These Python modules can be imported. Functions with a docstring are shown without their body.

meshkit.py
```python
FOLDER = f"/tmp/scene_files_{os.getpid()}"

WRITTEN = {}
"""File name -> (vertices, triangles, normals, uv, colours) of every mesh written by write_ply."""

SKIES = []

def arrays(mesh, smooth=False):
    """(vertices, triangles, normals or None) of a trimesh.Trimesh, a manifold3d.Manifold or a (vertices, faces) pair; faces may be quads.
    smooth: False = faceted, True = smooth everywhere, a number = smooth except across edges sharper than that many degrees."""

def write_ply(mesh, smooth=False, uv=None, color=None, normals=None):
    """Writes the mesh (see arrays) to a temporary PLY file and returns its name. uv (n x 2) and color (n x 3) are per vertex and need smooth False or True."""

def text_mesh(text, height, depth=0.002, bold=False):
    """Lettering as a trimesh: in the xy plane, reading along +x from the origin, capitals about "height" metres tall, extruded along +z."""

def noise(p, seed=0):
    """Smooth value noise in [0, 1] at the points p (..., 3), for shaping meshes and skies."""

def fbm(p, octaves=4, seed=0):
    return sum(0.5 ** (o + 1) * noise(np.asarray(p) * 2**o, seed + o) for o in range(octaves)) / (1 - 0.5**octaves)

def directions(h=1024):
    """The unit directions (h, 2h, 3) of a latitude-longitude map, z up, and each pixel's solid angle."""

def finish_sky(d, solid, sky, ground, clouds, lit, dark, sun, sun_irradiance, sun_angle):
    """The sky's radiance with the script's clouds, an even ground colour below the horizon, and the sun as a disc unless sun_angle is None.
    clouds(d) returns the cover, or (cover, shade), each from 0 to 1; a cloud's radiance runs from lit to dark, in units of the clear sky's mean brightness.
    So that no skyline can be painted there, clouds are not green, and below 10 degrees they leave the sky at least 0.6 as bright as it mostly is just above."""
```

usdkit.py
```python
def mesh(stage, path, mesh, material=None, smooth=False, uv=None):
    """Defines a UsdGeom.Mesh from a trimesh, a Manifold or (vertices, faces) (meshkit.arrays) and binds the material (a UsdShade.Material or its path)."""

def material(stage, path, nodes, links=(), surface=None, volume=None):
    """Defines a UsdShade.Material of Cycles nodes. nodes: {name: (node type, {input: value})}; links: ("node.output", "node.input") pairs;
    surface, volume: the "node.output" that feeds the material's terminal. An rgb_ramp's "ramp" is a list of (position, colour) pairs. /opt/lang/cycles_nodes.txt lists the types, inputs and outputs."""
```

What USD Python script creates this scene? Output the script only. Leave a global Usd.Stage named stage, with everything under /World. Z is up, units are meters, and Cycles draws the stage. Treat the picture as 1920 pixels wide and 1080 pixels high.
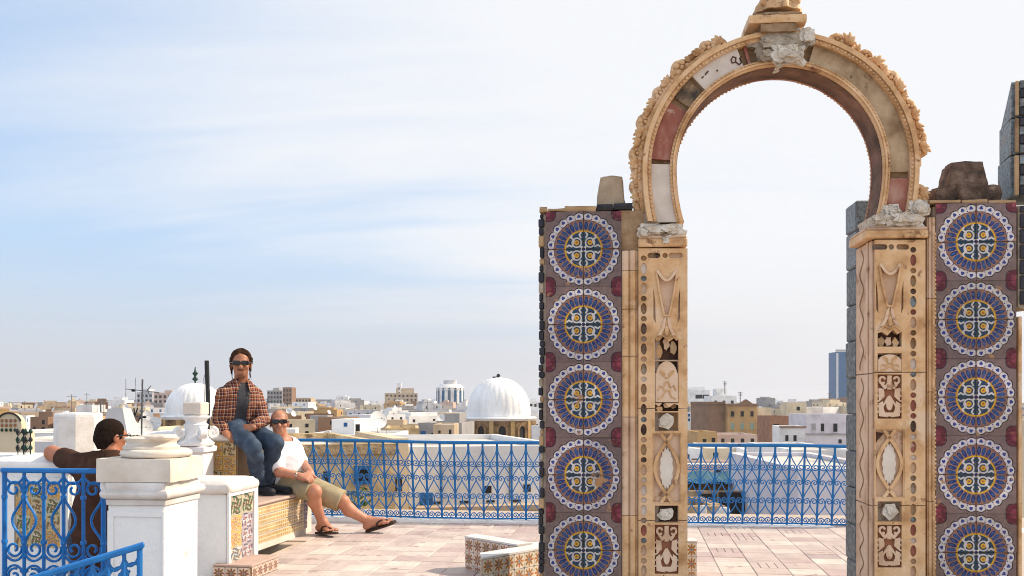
import math, random
import numpy as np, trimesh, usdkit, meshkit
from scipy.spatial import ConvexHull
from scipy import sparse
from shapely.geometry import Polygon, Point, LineString, box as sbox, MultiPolygon
from shapely.ops import unary_union
from shapely import affinity
from pxr import Usd, UsdGeom, UsdLux, UsdShade, Gf, Sdf, Vt

stage = Usd.Stage.CreateInMemory()
UsdGeom.SetStageUpAxis(stage, 'Z'); UsdGeom.SetStageMetersPerUnit(stage, 1.0)
UsdGeom.Xform.Define(stage, '/World'); UsdGeom.Scope.Define(stage, '/World/Looks')
PI = math.pi
# ------------------------------------------------------------------ camera, sky, sun, exposure
EXPOSURE = 0.95
EYE = 1.10                       # eye height above the terrace
FPX, CX, HY = 35.0 * 1920 / 36, 960.0, 752.0
cam = UsdGeom.Camera.Define(stage, '/World/camera')
cam.CreateFocalLengthAttr(35.0); cam.CreateHorizontalApertureAttr(36.0); cam.CreateVerticalApertureAttr(20.25)
cam.CreateVerticalApertureOffsetAttr((HY - 540) / 1920 * 36.0)
cam.CreateClippingRangeAttr((0.1, 20000.0)); cam.CreateExposureAttr(EXPOSURE)
cam.AddTranslateOp().Set(Gf.Vec3d(0, 0, EYE)); cam.AddRotateXOp().Set(90.0)
SUN_AZ, SUN_EL = math.radians(77), math.radians(40)      # azimuth from +y towards +x
SUN = np.array([math.sin(SUN_AZ) * math.cos(SUN_EL), math.cos(SUN_AZ) * math.cos(SUN_EL), math.sin(SUN_EL)])
sun = UsdLux.DistantLight.Define(stage, '/World/sun')
sun.CreateIntensityAttr(0.72); sun.CreateAngleAttr(0.6); sun.CreateNormalizeAttr(True); sun.CreateColorAttr(Gf.Vec3f(1.0, 0.87, 0.70))
sun.AddTransformOp().Set(Gf.Matrix4d().SetRotate(Gf.Rotation(Gf.Vec3d(0, 0, 1), Gf.Vec3d(*map(float, SUN)))))
SKY_STRENGTH = 0.125; HAZE = 0.00015
usdkit.material(stage, '/World/Looks/sky_air', {
    'sky': ('sky_texture', {'sky_type': 'single_scattering', 'sun_disc': False, 'sun_elevation': SUN_EL, 'sun_rotation': SUN_AZ, 'altitude': 0.0, 'air_density': 1.0, 'aerosol_density': 1.6, 'ozone_density': 1.5}),
    'tc': ('texture_coordinate', {}),
    'sep': ('separate_xyz', {}),
    'zz': ('math', {'math_type': 'add', 'value2': 0.22}),
    'zc': ('math', {'math_type': 'maximum', 'value2': 0.1}),
    'dx': ('math', {'math_type': 'divide'}), 'dy': ('math', {'math_type': 'divide'}),
    'cmb': ('combine_xyz', {}),
    'map': ('mapping', {'mapping_type': 'point', 'rotation': (0, 0, 0.5), 'scale': (0.42, 1.15, 1.0), 'location': (3.1, 1.7, 0)}),
    'n1': ('noise_texture', {'scale': 0.9, 'detail': 7.0, 'roughness': 0.52, 'distortion': 0.35}),
    'map2': ('mapping', {'mapping_type': 'point', 'rotation': (0, 0, 0.55), 'scale': (0.6, 3.2, 1.0), 'location': (7.3, 4.2, 0)}),
    'n2': ('noise_texture', {'scale': 1.1, 'detail': 6.0, 'roughness': 0.55, 'distortion': 0.5}),
    'nm': ('mix_float', {'fac': 0.4}), 'nc': ('map_range', {'from_min': .28, 'from_max': .72, 'to_min': .16, 'to_max': .84}),
    'sund': ('vector_math', {'vector2': tuple(SUN / np.linalg.norm(SUN)), 'math_type': 'dot_product'}),
    'glow': ('map_range', {'from_min': -0.14, 'from_max': 0.64, 'to_min': -0.24, 'to_max': 0.70, 'clamp': True}),
    'sum': ('math', {'math_type': 'add'}),
    'cov': ('map_range', {'from_min': 0.36, 'from_max': 0.95, 'to_min': 0.05, 'to_max': 0.98, 'clamp': True, 'range_type': 'smoothstep'}),
    'hz': ('map_range', {'from_min': 0.0, 'from_max': 0.17, 'to_min': 0.80, 'to_max': 0.0, 'clamp': True, 'range_type': 'smoothstep'}),
    'tint': ('mix', {'fac': .72, 'color2': (1.95, 2.65, 3.7)}),
    'hcol': ('mix', {'color1': (2.9, 2.84, 2.95), 'color2': (4.0, 3.82, 3.78)}),
    'hmix': ('mix', {}),
    'veil': ('mix', {'color2': (3.86, 3.92, 4.05)}),
    'bg': ('background_shader', {'strength': SKY_STRENGTH})},
    [('tc.generated', 'sep.vector'), ('sep.z', 'zz.value1'), ('zz.value', 'zc.value1'), ('sep.x', 'dx.value1'), ('zc.value', 'dx.value2'), ('sep.y', 'dy.value1'), ('zc.value', 'dy.value2'),
     ('dx.value', 'cmb.x'), ('dy.value', 'cmb.y'), ('cmb.vector', 'map.vector'), ('map.vector', 'n1.vector'), ('cmb.vector', 'map2.vector'), ('map2.vector', 'n2.vector'),
     ('n1.fac', 'nm.a'), ('n2.fac', 'nm.b'), ('tc.generated', 'sund.vector1'), ('sund.value', 'glow.value'), ('nm.result', 'nc.value'), ('nc.result', 'sum.value1'), ('glow.result', 'sum.value2'), ('sum.value', 'cov.value'),
     ('cov.result', 'veil.fac'), ('sky.color', 'tint.color1'), ('tint.color', 'veil.color1'), ('sep.z', 'hz.value'), ('glow.result', 'hcol.fac'), ('hz.result', 'hmix.fac'), ('veil.color', 'hmix.color1'), ('hcol.color', 'hmix.color2'), ('hmix.color', 'bg.color')],
    surface='bg.background')
dome = UsdLux.DomeLight.Define(stage, '/World/sky')
UsdShade.MaterialBindingAPI.Apply(dome.GetPrim()).Bind(UsdShade.Material.Get(stage, '/World/Looks/sky_air'))
dome.GetPrim().SetCustomDataByKey('kind', 'structure')

# ------------------------------------------------------------------ helpers
def ray(px, py): return np.array([(px - CX) / FPX, 1.0, -(py - HY) / FPX])
def P(px, py, D): return np.array([0, 0, EYE]) + ray(px, py) * D
USED = set()
def free(path):
    p, k = path, 0
    while p in USED: k += 1; p = f'{path}_{k:03d}'
    USED.add(p); return p
def tag(path, label=None, cat=None, group=None, kind=None):
    pr = stage.GetPrimAtPath(path)
    for k, v in (('label', label), ('category', cat), ('group', group), ('kind', kind)):
        if v: pr.SetCustomDataByKey(k, v)
ORG = {}
def thing(name, label, cat, loc=(0, 0, 0), rot=0.0, group=None, kind=None):
    p = free('/World/' + name); x = UsdGeom.Xform.Define(stage, p)
    x.AddTranslateOp().Set(Gf.Vec3d(*map(float, loc)))
    if rot: x.AddRotateZOp().Set(float(rot))
    tag(p, label, cat, group, kind); ORG[p] = (np.array(loc, float), rot); return p
def copy_thing(src, loc, rot, label, group=None):
    base = src.rsplit('/', 1)[1]; p = free('/World/' + base)
    x = UsdGeom.Xform.Define(stage, p); x.AddTranslateOp().Set(Gf.Vec3d(*map(float, loc))); x.AddRotateZOp().Set(float(rot))
    cd = stage.GetPrimAtPath(src).GetCustomData(); pr = x.GetPrim()
    UsdGeom.Xformable(pr).SetXformOpOrder(x.GetOrderedXformOps())
    pr.GetReferences().AddInternalReference(src); pr.SetInstanceable(True)
    tag(p, label, cd['category'], group); return p
def part(parent, name, geo, m, smooth=False, label=None, kind=None, cat=None, group=None):
    if isinstance(geo, G) and not geo.v: return None
    p = free((parent or '/World') + '/' + name)
    col = None
    if isinstance(geo, G): col = geo.colors(); geo = geo.tri()
    if col is not None:
        v, f = geo; c = col
        mm = usdkit.mesh(stage, p, (v, f), MAT[m] if isinstance(m, str) else m, False)
        UsdGeom.PrimvarsAPI(mm).CreatePrimvar('Col', Sdf.ValueTypeNames.Color3fArray, 'vertex').Set(Vt.Vec3fArray.FromNumpy(np.asarray(c, np.float32)))
    else:
        mm = usdkit.mesh(stage, p, geo, MAT[m] if isinstance(m, str) else m, smooth)
    tag(p, label, cat, group, kind); return p
def single(name, geo, m, label, cat, smooth=False, group=None, kind=None, loc=None):
    """a thing that is one mesh; the geometry is in world coordinates, the origin is put at its base"""
    v, f = geo.tri() if isinstance(geo, G) else (np.array(geo[0]), np.array(geo[1]))
    o = np.array([(v[:, 0].min() + v[:, 0].max()) / 2, (v[:, 1].min() + v[:, 1].max()) / 2, v[:, 2].min()]) if loc is None else np.array(loc, float)
    p = part(None, name, (v - o, f), m, smooth, label, kind, cat, group)
    UsdGeom.Xformable(stage.GetPrimAtPath(p)).AddTranslateOp().Set(Gf.Vec3d(*map(float, o))); return p
def rotz(deg):
    a = math.radians(deg); return np.array([[math.cos(a), -math.sin(a), 0], [math.sin(a), math.cos(a), 0], [0, 0, 1.0]])
class G:
    def __init__(s): s.v, s.f, s.c, s.n, s.hasc = [], [], [], 0, False
    def add(s, v, f, c=None):
        v = np.asarray(v, float); f = np.asarray(f, int)
        if f.ndim == 2 and f.shape[1] == 4: f = np.vstack([f[:, [0, 1, 2]], f[:, [0, 2, 3]]])
        s.v.append(v); s.f.append(f + s.n); s.n += len(v)
        if c is not None: s.hasc = True
        s.c.append(np.tile(np.asarray(c if c is not None else (.5, .5, .5), float), (len(v), 1))); return s
    def tri(s): return np.vstack(s.v), np.vstack(s.f)
    def colors(s): return np.vstack(s.c) if s.hasc else None
    def xf(s, R=None, t=None):
        for i in range(len(s.v)):
            if R is not None: s.v[i] = s.v[i] @ np.asarray(R).T
            if t is not None: s.v[i] = s.v[i] + np.asarray(t)
        return s
    def box(s, x0, x1, y0, y1, z0, z1, c=None):
        v = np.array([[x, y, z] for z in (z0, z1) for y in (y0, y1) for x in (x0, x1)], float)
        f = [[0, 2, 3, 1], [4, 5, 7, 6], [0, 1, 5, 4], [2, 6, 7, 3], [0, 4, 6, 2], [1, 3, 7, 5]]
        return s.add(v, f, c)
    def cbox(s, x0, x1, y0, y1, z0, z1, ch=.01, c=None):
        pts = []
        for x, sx in ((x0, 1), (x1, -1)):
            for y, sy in ((y0, 1), (y1, -1)):
                for z, sz in ((z0, 1), (z1, -1)):
                    pts += [(x + sx * ch, y + sy * ch, z), (x + sx * ch, y, z + sz * ch), (x, y + sy * ch, z + sz * ch)]
        v, f = hull(np.array(pts)); return s.add(v, f, c)
    def tube(s, pts, r, sides=6, closed=False, flat=1.0, c=None):
        p = np.asarray(pts, float)
        t = (np.roll(p, -1, 0) - np.roll(p, 1, 0)) if closed else np.gradient(p, axis=0)
        t /= np.linalg.norm(t, axis=1, keepdims=True) + 1e-12
        ref = np.array([0, 1.0, 0]) if np.abs(t[:, 1]).max() < .9 else (np.array([0, 0, 1.0]) if np.abs(t[:, 2]).max() < .9 else np.array([.41, .3, .86]))
        a = np.cross(t, ref); a /= np.linalg.norm(a, axis=1, keepdims=True) + 1e-12; b = np.cross(t, a)
        n = len(p); ang = np.arange(sides) * 2 * PI / sides + PI / sides
        rr = np.broadcast_to(np.asarray(r, float), (n,))
        v = p[:, None] + rr[:, None, None] * (np.cos(ang)[None, :, None] * a[:, None] + flat * np.sin(ang)[None, :, None] * b[:, None])
        k = n if closed else n - 1
        i, j = np.meshgrid(np.arange(k), np.arange(sides), indexing='ij')
        q = np.stack([i * sides + j, i * sides + (j + 1) % sides, ((i + 1) % n) * sides + (j + 1) % sides, ((i + 1) % n) * sides + j], -1).reshape(-1, 4)[:, ::-1]
        s.add(v.reshape(-1, 3), q, c)
        if not closed:
            for e, d in ((0, 1), (n - 1, -1)):
                vv = v[e]; ff = [[0, j, j + 1] if d > 0 else [0, j + 1, j] for j in range(1, sides - 1)]
                s.add(vv, ff, c)
        return s
    def lathe(s, prof, n=24, ctr=(0, 0, 0), a0=0.0, rib=None, c=None, squash=(1, 1)):
        prof = np.asarray(prof, float); ang = np.arange(n) * 2 * PI / n + a0
        m = len(prof); R = np.repeat(prof[:, :1], n, 1)
        if rib is not None: R = rib(R, ang[None, :], prof[:, 1:2])
        v = np.stack([R * np.cos(ang) * squash[0], R * np.sin(ang) * squash[1], np.repeat(prof[:, 1:2], n, 1)], -1).reshape(-1, 3) + np.asarray(ctr)
        i, j = np.meshgrid(np.arange(m - 1), np.arange(n), indexing='ij')
        q = np.stack([i * n + j, i * n + (j + 1) % n, (i + 1) * n + (j + 1) % n, (i + 1) * n + j], -1).reshape(-1, 4)
        return s.add(v, q, c)
    def plate(s, poly, y0, y1, c=None):
        """polygon in (x, z), solid from y0 (front) to y1 (back)"""
        for g in getattr(poly, 'geoms', [poly]):
            if g.geom_type != 'Polygon' or g.area < 1e-9: continue
            m = trimesh.creation.extrude_polygon(g, y1 - y0, engine='earcut')
            w = np.array(m.vertices); s.add(np.stack([w[:, 0], y1 - w[:, 2], w[:, 1]], 1), m.faces, c)
        return s
    def slab(s, poly, z0, z1, c=None):
        for g in getattr(poly, 'geoms', [poly]):
            if g.geom_type != 'Polygon' or g.area < 1e-9: continue
            m = trimesh.creation.extrude_polygon(g, z1 - z0, engine='earcut')
            s.add(np.array(m.vertices) + [0, 0, z0], m.faces, c)
        return s
    def face(s, poly, y, c):
        for g in getattr(poly, 'geoms', [poly]):
            if g.geom_type != 'Polygon' or g.area < 1e-8: continue
            v, f = trimesh.creation.triangulate_polygon(g, engine='earcut')
            s.add(np.stack([v[:, 0], np.full(len(v), y), v[:, 1]], 1), f, c)
        return s
    def ball(s, ctr, r, sub=1, c=None):
        m = trimesh.creation.icosphere(sub); return s.add(np.array(m.vertices) * np.asarray(r) + np.asarray(ctr), m.faces, c)
def hull(pts):
    h = ConvexHull(pts); v = pts[h.vertices]; idx = {a: i for i, a in enumerate(h.vertices)}
    f = np.array([[idx[a] for a in t] for t in h.simplices]); cen = v.mean(0)
    n = np.cross(v[f[:, 1]] - v[f[:, 0]], v[f[:, 2]] - v[f[:, 0]]); bad = ((v[f[:, 0]] - cen) * n).sum(1) < 0
    f[bad] = f[bad][:, ::-1]; return v, f
def lump(x0, x1, y0, y1, z0, z1, amp=.02, freq=12, step=.03, seed=0, rnd=0.35):
    """a rough stone or daub of mortar: a rounded box pushed about by noise"""
    m = trimesh.creation.box((2, 2, 2)); mx = max(x1 - x0, y1 - y0, z1 - z0)
    v, f = np.array(m.vertices), np.array(m.faces)
    S = np.array([(x1 - x0) / 2, (y1 - y0) / 2, (z1 - z0) / 2]); C = np.array([(x1 + x0) / 2, (y1 + y0) / 2, (z1 + z0) / 2])
    v, f = trimesh.remesh.subdivide_to_size(v * S, f, step); m = trimesh.Trimesh(v, f, process=True); v = np.array(m.vertices) / S
    sph = v / np.linalg.norm(v, axis=1, keepdims=True) * 1.25
    v = (v * (1 - rnd) + sph * rnd) * S + C; m = trimesh.Trimesh(v, m.faces, process=False)
    d = (meshkit.fbm(v * freq, 3, seed) - .5) * 2 * amp
    return v + m.vertex_normals * d[:, None], np.array(m.faces)
# signed distance modelling with surface nets
class SDF:
    def __init__(s, lo, hi, h):
        s.h, s.lo = h, np.array(lo, float); s.n = np.ceil((np.array(hi) - s.lo) / h).astype(int) + 1
        s.f = np.full(s.n, 1.0, np.float32)
    def win(s, lo, hi):
        a = np.clip(np.floor((np.array(lo) - s.lo) / s.h).astype(int), 0, s.n); b = np.clip(np.ceil((np.array(hi) - s.lo) / s.h).astype(int) + 1, 0, s.n)
        if (b <= a).any(): return None, None
        sl = tuple(slice(x, y) for x, y in zip(a, b))
        g = np.stack(np.meshgrid(*[np.arange(x, y) for x, y in zip(a, b)], indexing='ij'), -1) * s.h + s.lo
        return sl, g
    def put(s, sl, d, k):
        o = s.f[sl]
        if k <= 0: s.f[sl] = np.minimum(o, d); return
        hh = np.clip(.5 + .5 * (o - d) / k, 0, 1); s.f[sl] = o * (1 - hh) + d * hh - k * hh * (1 - hh)
    def cap(s, a, b, ra, rb=None, k=.02, sq=None):
        a, b = np.array(a, float), np.array(b, float); rb = ra if rb is None else rb; R = max(ra, rb) + k + 3 * s.h
        sl, g = s.win(np.minimum(a, b) - R * 1.4, np.maximum(a, b) + R * 1.4)
        if sl is None: return s
        ab = b - a; t = np.clip(((g - a) @ ab) / (ab @ ab + 1e-12), 0, 1)
        q = g - a - t[..., None] * ab
        if sq is not None:      # sq = (axis, factor): the section is flattened along that axis
            ax = np.array(sq[0], float); ax /= np.linalg.norm(ax); pr = q @ ax; q = q + (pr * (1 / sq[1] - 1))[..., None] * ax
            d = np.linalg.norm(q, axis=-1) - (ra + t * (rb - ra)); d = d * np.minimum(1, sq[1])
        else: d = np.linalg.norm(q, axis=-1) - (ra + t * (rb - ra))
        s.put(sl, d.astype(np.float32), k); return s
    def sub(s, a, b, ra, rb=None):
        t = SDF.__new__(SDF); t.h, t.lo, t.n = s.h, s.lo, s.n; t.f = np.full(s.n, 1.0, np.float32); t.cap(a, b, ra, rb, 0); s.f = np.maximum(s.f, -t.f); return s
    def ell(s, c, r, R=None, k=.02, sub=False):
        c, r = np.array(c, float), np.array(r, float); m = r.max() + k + 3 * s.h
        sl, g = s.win(c - m, c + m)
        if sl is None: return s
        q = g - c
        if R is not None: q = q @ np.asarray(R)
        k0 = np.linalg.norm(q / r, axis=-1); k1 = np.linalg.norm(q / (r * r), axis=-1)
        d = (k0 * (k0 - 1) / np.maximum(k1, 1e-9)).astype(np.float32)
        if sub: s.f[sl] = np.maximum(s.f[sl], -d)
        else: s.put(sl, d, k)
        return s
    def cut(s, pt, n):
        """takes away all that lies on the side n of pt"""
        n = np.array(n, float); n /= np.linalg.norm(n)
        g = np.stack(np.meshgrid(*[np.arange(x) for x in s.n], indexing='ij'), -1) * s.h + s.lo
        s.f = np.maximum(s.f, ((g - np.array(pt)) @ n).astype(np.float32)); return s
    def wrinkle(s, amp, freq, seed=0, stretch=(1, 1, 1)):
        near = np.abs(s.f) < amp * 2 + 2 * s.h; idx = np.argwhere(near); p = idx * s.h + s.lo
        s.f[near] += ((meshkit.fbm(p * freq * np.array(stretch), 3, seed) - .5) * 2 * amp).astype(np.float32); return s
    def nets(s):
        f = s.f; sg = f < 0
        c = [sg[i:sg.shape[0] - 1 + i, j:sg.shape[1] - 1 + j, k:sg.shape[2] - 1 + k] for i in (0, 1) for j in (0, 1) for k in (0, 1)]
        cnt = sum(x.astype(np.int8) for x in c); act = (cnt > 0) & (cnt < 8)
        cells = np.argwhere(act); idx = np.full(act.shape, -1, np.int64); idx[act] = np.arange(len(cells))
        acc = np.zeros((len(cells), 3)); num = np.zeros(len(cells))
        co = [(i, j, k) for i in (0, 1) for j in (0, 1) for k in (0, 1)]
        for A in range(8):
            for ax in range(3):
                if co[A][ax]: continue
                Bc = list(co[A]); Bc[ax] = 1
                pa = cells + co[A]; pb = cells + Bc
                fa, fb = f[tuple(pa.T)], f[tuple(pb.T)]; x = (fa < 0) != (fb < 0)
                t = np.where(x, fa / np.where(x, fa - fb, 1), 0)
                q = np.array(co[A], float)[None].repeat(len(cells), 0); q[:, ax] += t
                acc[x] += q[x]; num[x] += 1
        v = (cells + acc / num[:, None]) * s.h + s.lo; quads = []
        for ax in range(3):
            sl0 = [slice(None)] * 3; sl1 = [slice(None)] * 3; sl0[ax] = slice(0, -1); sl1[ax] = slice(1, None)
            a, b = sg[tuple(sl0)], sg[tuple(sl1)]; e = np.argwhere(a != b); o1, o2 = [(1, 2), (2, 0), (0, 1)][ax]
            e = e[(e[:, o1] > 0) & (e[:, o2] > 0) & (e[:, o1] < s.n[o1] - 1) & (e[:, o2] < s.n[o2] - 1)]
            ins = a[tuple(e.T)]; d1 = np.zeros(3, int); d1[o1] = 1; d2 = np.zeros(3, int); d2[o2] = 1
            q = np.stack([idx[tuple((e - d1 - d2).T)], idx[tuple((e - d2).T)], idx[tuple(e.T)], idx[tuple((e - d1).T)]], 1)
            q = np.where(ins[:, None], q, q[:, ::-1]); quads.append(q)
        q = np.vstack(quads); q = q[(q >= 0).all(1)]
        return v, np.vstack([q[:, [0, 1, 2]], q[:, [0, 2, 3]]])
    def mesh(s, it=4):
        v, f = s.nets(); e = np.vstack([f[:, [0, 1]], f[:, [1, 2]], f[:, [2, 0]]]); e = np.unique(np.sort(e, 1), axis=0); n = len(v)
        A = sparse.csr_matrix((np.ones(2 * len(e)), (np.r_[e[:, 0], e[:, 1]], np.r_[e[:, 1], e[:, 0]])), (n, n)); dg = np.maximum(np.asarray(A.sum(1)).ravel(), 1)[:, None]
        for k in range(it):
            d = A @ v / dg - v; v = v + (.5 if k % 2 == 0 else -.52) * d
        return v, f
# ------------------------------------------------------------------ materials
MAT = {}
def mat(name, cols, scale=6.0, rough=.8, bump=.15, bscale=60.0, bdist=.01, spec=.3, detail=6.0, rnd=0.0, stretch=(1, 1, 1), spots=None, metal=0.0, coat=0.0):
    """cols: one colour or a list through which a noise runs; spots: (colour, scale, threshold) of wear with its own shape"""
    cols = [cols] if np.ndim(cols) == 1 else cols
    if len(cols) == 1: c = np.array(cols[0]); cols = [c * .86, c, c * 1.1]
    nodes = {'g': ('geometry', {}), 'mp': ('mapping', {'mapping_type': 'point', 'scale': stretch}), 'n': ('noise_texture', {'scale': scale, 'detail': detail, 'roughness': .6}),
             'r': ('rgb_ramp', {'ramp': list(zip(np.linspace(.3, .7, len(cols)), [tuple(np.clip(x, 0, .93)) for x in cols]))}),
             'bn': ('noise_texture', {'scale': bscale, 'detail': 5.0, 'roughness': .6}), 'b': ('bump', {'strength': bump, 'distance': bdist}),
             'p': ('principled_bsdf', {'roughness': rough, 'specular_ior_level': spec, 'metallic': metal, 'coat_weight': coat})}
    links = [('g.position', 'mp.vector'), ('mp.vector', 'n.vector'), ('n.fac', 'r.fac'), ('g.position', 'bn.vector'), ('bn.fac', 'b.height'), ('b.normal', 'p.normal')]
    out = 'r.color'
    if spots:
        spots = spots if isinstance(spots, list) else [spots]
        for i, (sc, ss, th) in enumerate(spots):
            nodes[f's{i}'] = ('noise_texture', {'scale': ss, 'detail': 7.0, 'roughness': .65}); nodes[f'm{i}'] = ('map_range', {'from_min': th, 'from_max': th + .07, 'clamp': True}); nodes[f'x{i}'] = ('mix', {'color2': sc})
            links += [('g.position', f's{i}.vector'), (f's{i}.fac', f'm{i}.value'), (f'm{i}.result', f'x{i}.fac'), (out, f'x{i}.color1')]; out = f'x{i}.color'
    if rnd:
        nodes |= {'o': ('object_info', {}), 'mr': ('map_range', {'to_min': 1 - rnd, 'to_max': 1 + rnd}), 'h': ('hsv', {})}
        links += [('o.random', 'mr.value'), ('mr.result', 'h.value'), (out, 'h.color')]; out = 'h.color'
    MAT[name] = usdkit.material(stage, '/World/Looks/' + name, nodes, links + [(out, 'p.base_color')], surface='p.BSDF')
def glaze(name, worn, th=.66, sscale=7.0, rough=.22, spec=.5):
    """painted glaze whose print is in the mesh's Col, chipped to the clay in places"""
    MAT[name] = usdkit.material(stage, '/World/Looks/' + name, {
        'a': ('attribute', {'attribute': 'Col'}), 'g': ('geometry', {}), 'n': ('noise_texture', {'scale': 26.0, 'detail': 5.0, 'roughness': .6}), 'nr': ('map_range', {'from_min': .25, 'from_max': .75, 'to_min': .72, 'to_max': 1.18}),
        'mu': ('vector_math', {'math_type': 'scale'}), 's': ('noise_texture', {'scale': sscale, 'detail': 8.0, 'roughness': .66}), 'm': ('map_range', {'from_min': th, 'from_max': th + .03, 'clamp': True}), 'x': ('mix', {'color2': worn}),
        'f': ('noise_texture', {'scale': 70.0, 'detail': 3.0}), 'fr': ('map_range', {'from_min': .55, 'from_max': .75, 'to_max': .35, 'clamp': True}), 'x2': ('mix', {'color2': worn}),
        'rr': ('map_range', {'to_min': rough, 'to_max': .8}), 'b': ('bump', {'strength': .25, 'distance': .004, 'invert': True}), 'p': ('principled_bsdf', {'specular_ior_level': spec})},
        [('a.color', 'mu.vector1'), ('g.position', 'n.vector'), ('n.fac', 'nr.value'), ('nr.result', 'mu.scale'), ('g.position', 's.vector'), ('s.fac', 'm.value'), ('mu.vector', 'x2.color1'), ('g.position', 'f.vector'), ('f.fac', 'fr.value'), ('fr.result', 'x2.fac'),
         ('x2.color', 'x.color1'), ('m.result', 'x.fac'), ('x.color', 'p.base_color'), ('m.result', 'rr.value'), ('rr.result', 'p.roughness'), ('m.result', 'b.height'), ('b.normal', 'p.normal')], surface='p.BSDF')
CLAY = (.36, .19, .09)
glaze('roundel_glaze', CLAY, .635, 6.5, .3, .35); glaze('tile_glaze', (.42, .27, .15), .68, 9.0); glaze('print', (.3, .25, .2), .95, 9.0, .7, .2)
mat('warm_marble', [(.38, .195, .08), (.62, .385, .195), (.72, .50, .31)], 7, .62, .6, 45, .01, spots=[((.23, .105, .045), 9, .61), ((.66, .48, .32), 3.2, .58), ((.075, .05, .035), 17, .70)])
mat('pale_marble', [(.43, .26, .155), (.63, .435, .29), (.69, .52, .385)], 5, .6, .45, 60, .008, spots=[((.30, .165, .085), 8, .60), ((.10, .065, .045), 15, .70)])
mat('white_marble', [(.50, .42, .35), (.66, .58, .51)], 8, .5, .15, 60, .004, spots=((.30, .06, .06), 14, .70))
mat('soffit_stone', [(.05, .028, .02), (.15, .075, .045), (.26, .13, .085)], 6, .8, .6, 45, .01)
mat('red_marble', [(.17, .045, .03), (.30, .10, .065), (.42, .26, .20)], 9, .5, .3, 60, .004, stretch=(1, 1, .5), spots=((.50, .37, .29), 10, .60))
mat('brown_stone', [(.16, .09, .045), (.30, .19, .105), (.40, .28, .17)], 11, .75, .7, 50, .012, spots=[((.05, .035, .025), 9, .62), ((.50, .38, .26), 14, .66)])
mat('tan_stone', [(.20, .125, .065), (.40, .28, .165), (.52, .39, .25)], 8, .75, .8, 45, .012, spots=[((.07, .045, .03), 9, .63), ((.56, .45, .33), 12, .64)])
mat('sooty_stone', [(.04, .035, .03), (.16, .11, .07), (.36, .24, .14)], 14, .8, .5, 40, .01)
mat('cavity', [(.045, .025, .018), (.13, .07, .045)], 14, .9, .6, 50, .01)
mat('red_inlay', [(.20, .075, .04), (.33, .13, .065)], 12, .7, .3, 70, .004)
mat('mortar', [(.54, .45, .35), (.74, .67, .57), (.82, .78, .71)], 10, .9, 1.0, 38, .03, spots=[((.34, .25, .17), 10, .58), ((.16, .13, .10), 20, .66)])
mat('mortar_grey', [(.28, .215, .155), (.46, .38, .29), (.62, .54, .44)], 9, .9, 1.0, 38, .03, spots=((.30, .17, .09), 9, .60))
mat('ochre_brick', [(.33, .21, .11), (.47, .32, .18)], 9, .85, .5, 50, .01)
mat('dark_stone', [(.035, .022, .018), (.14, .09, .065), (.27, .185, .135)], 13, .9, 1.0, 40, .03, spots=((.30, .23, .17), 16, .62))
mat('stub_stone', [(.28, .20, .13), (.42, .32, .22)], 12, .8, .5, 40, .01, spots=((.25, .19, .14), 10, .64))
mat('black_glaze', [(.012, .012, .016), (.035, .033, .04)], 12, .3, .1, 60, .003, spots=((.3, .2, .12), 30, .70))
mat('blue_stone', [(.03, .04, .05), (.10, .115, .12), (.24, .25, .23)], 34, .55, .3, 70, .005, spots=((.15, .10, .06), 9, .62))
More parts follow.
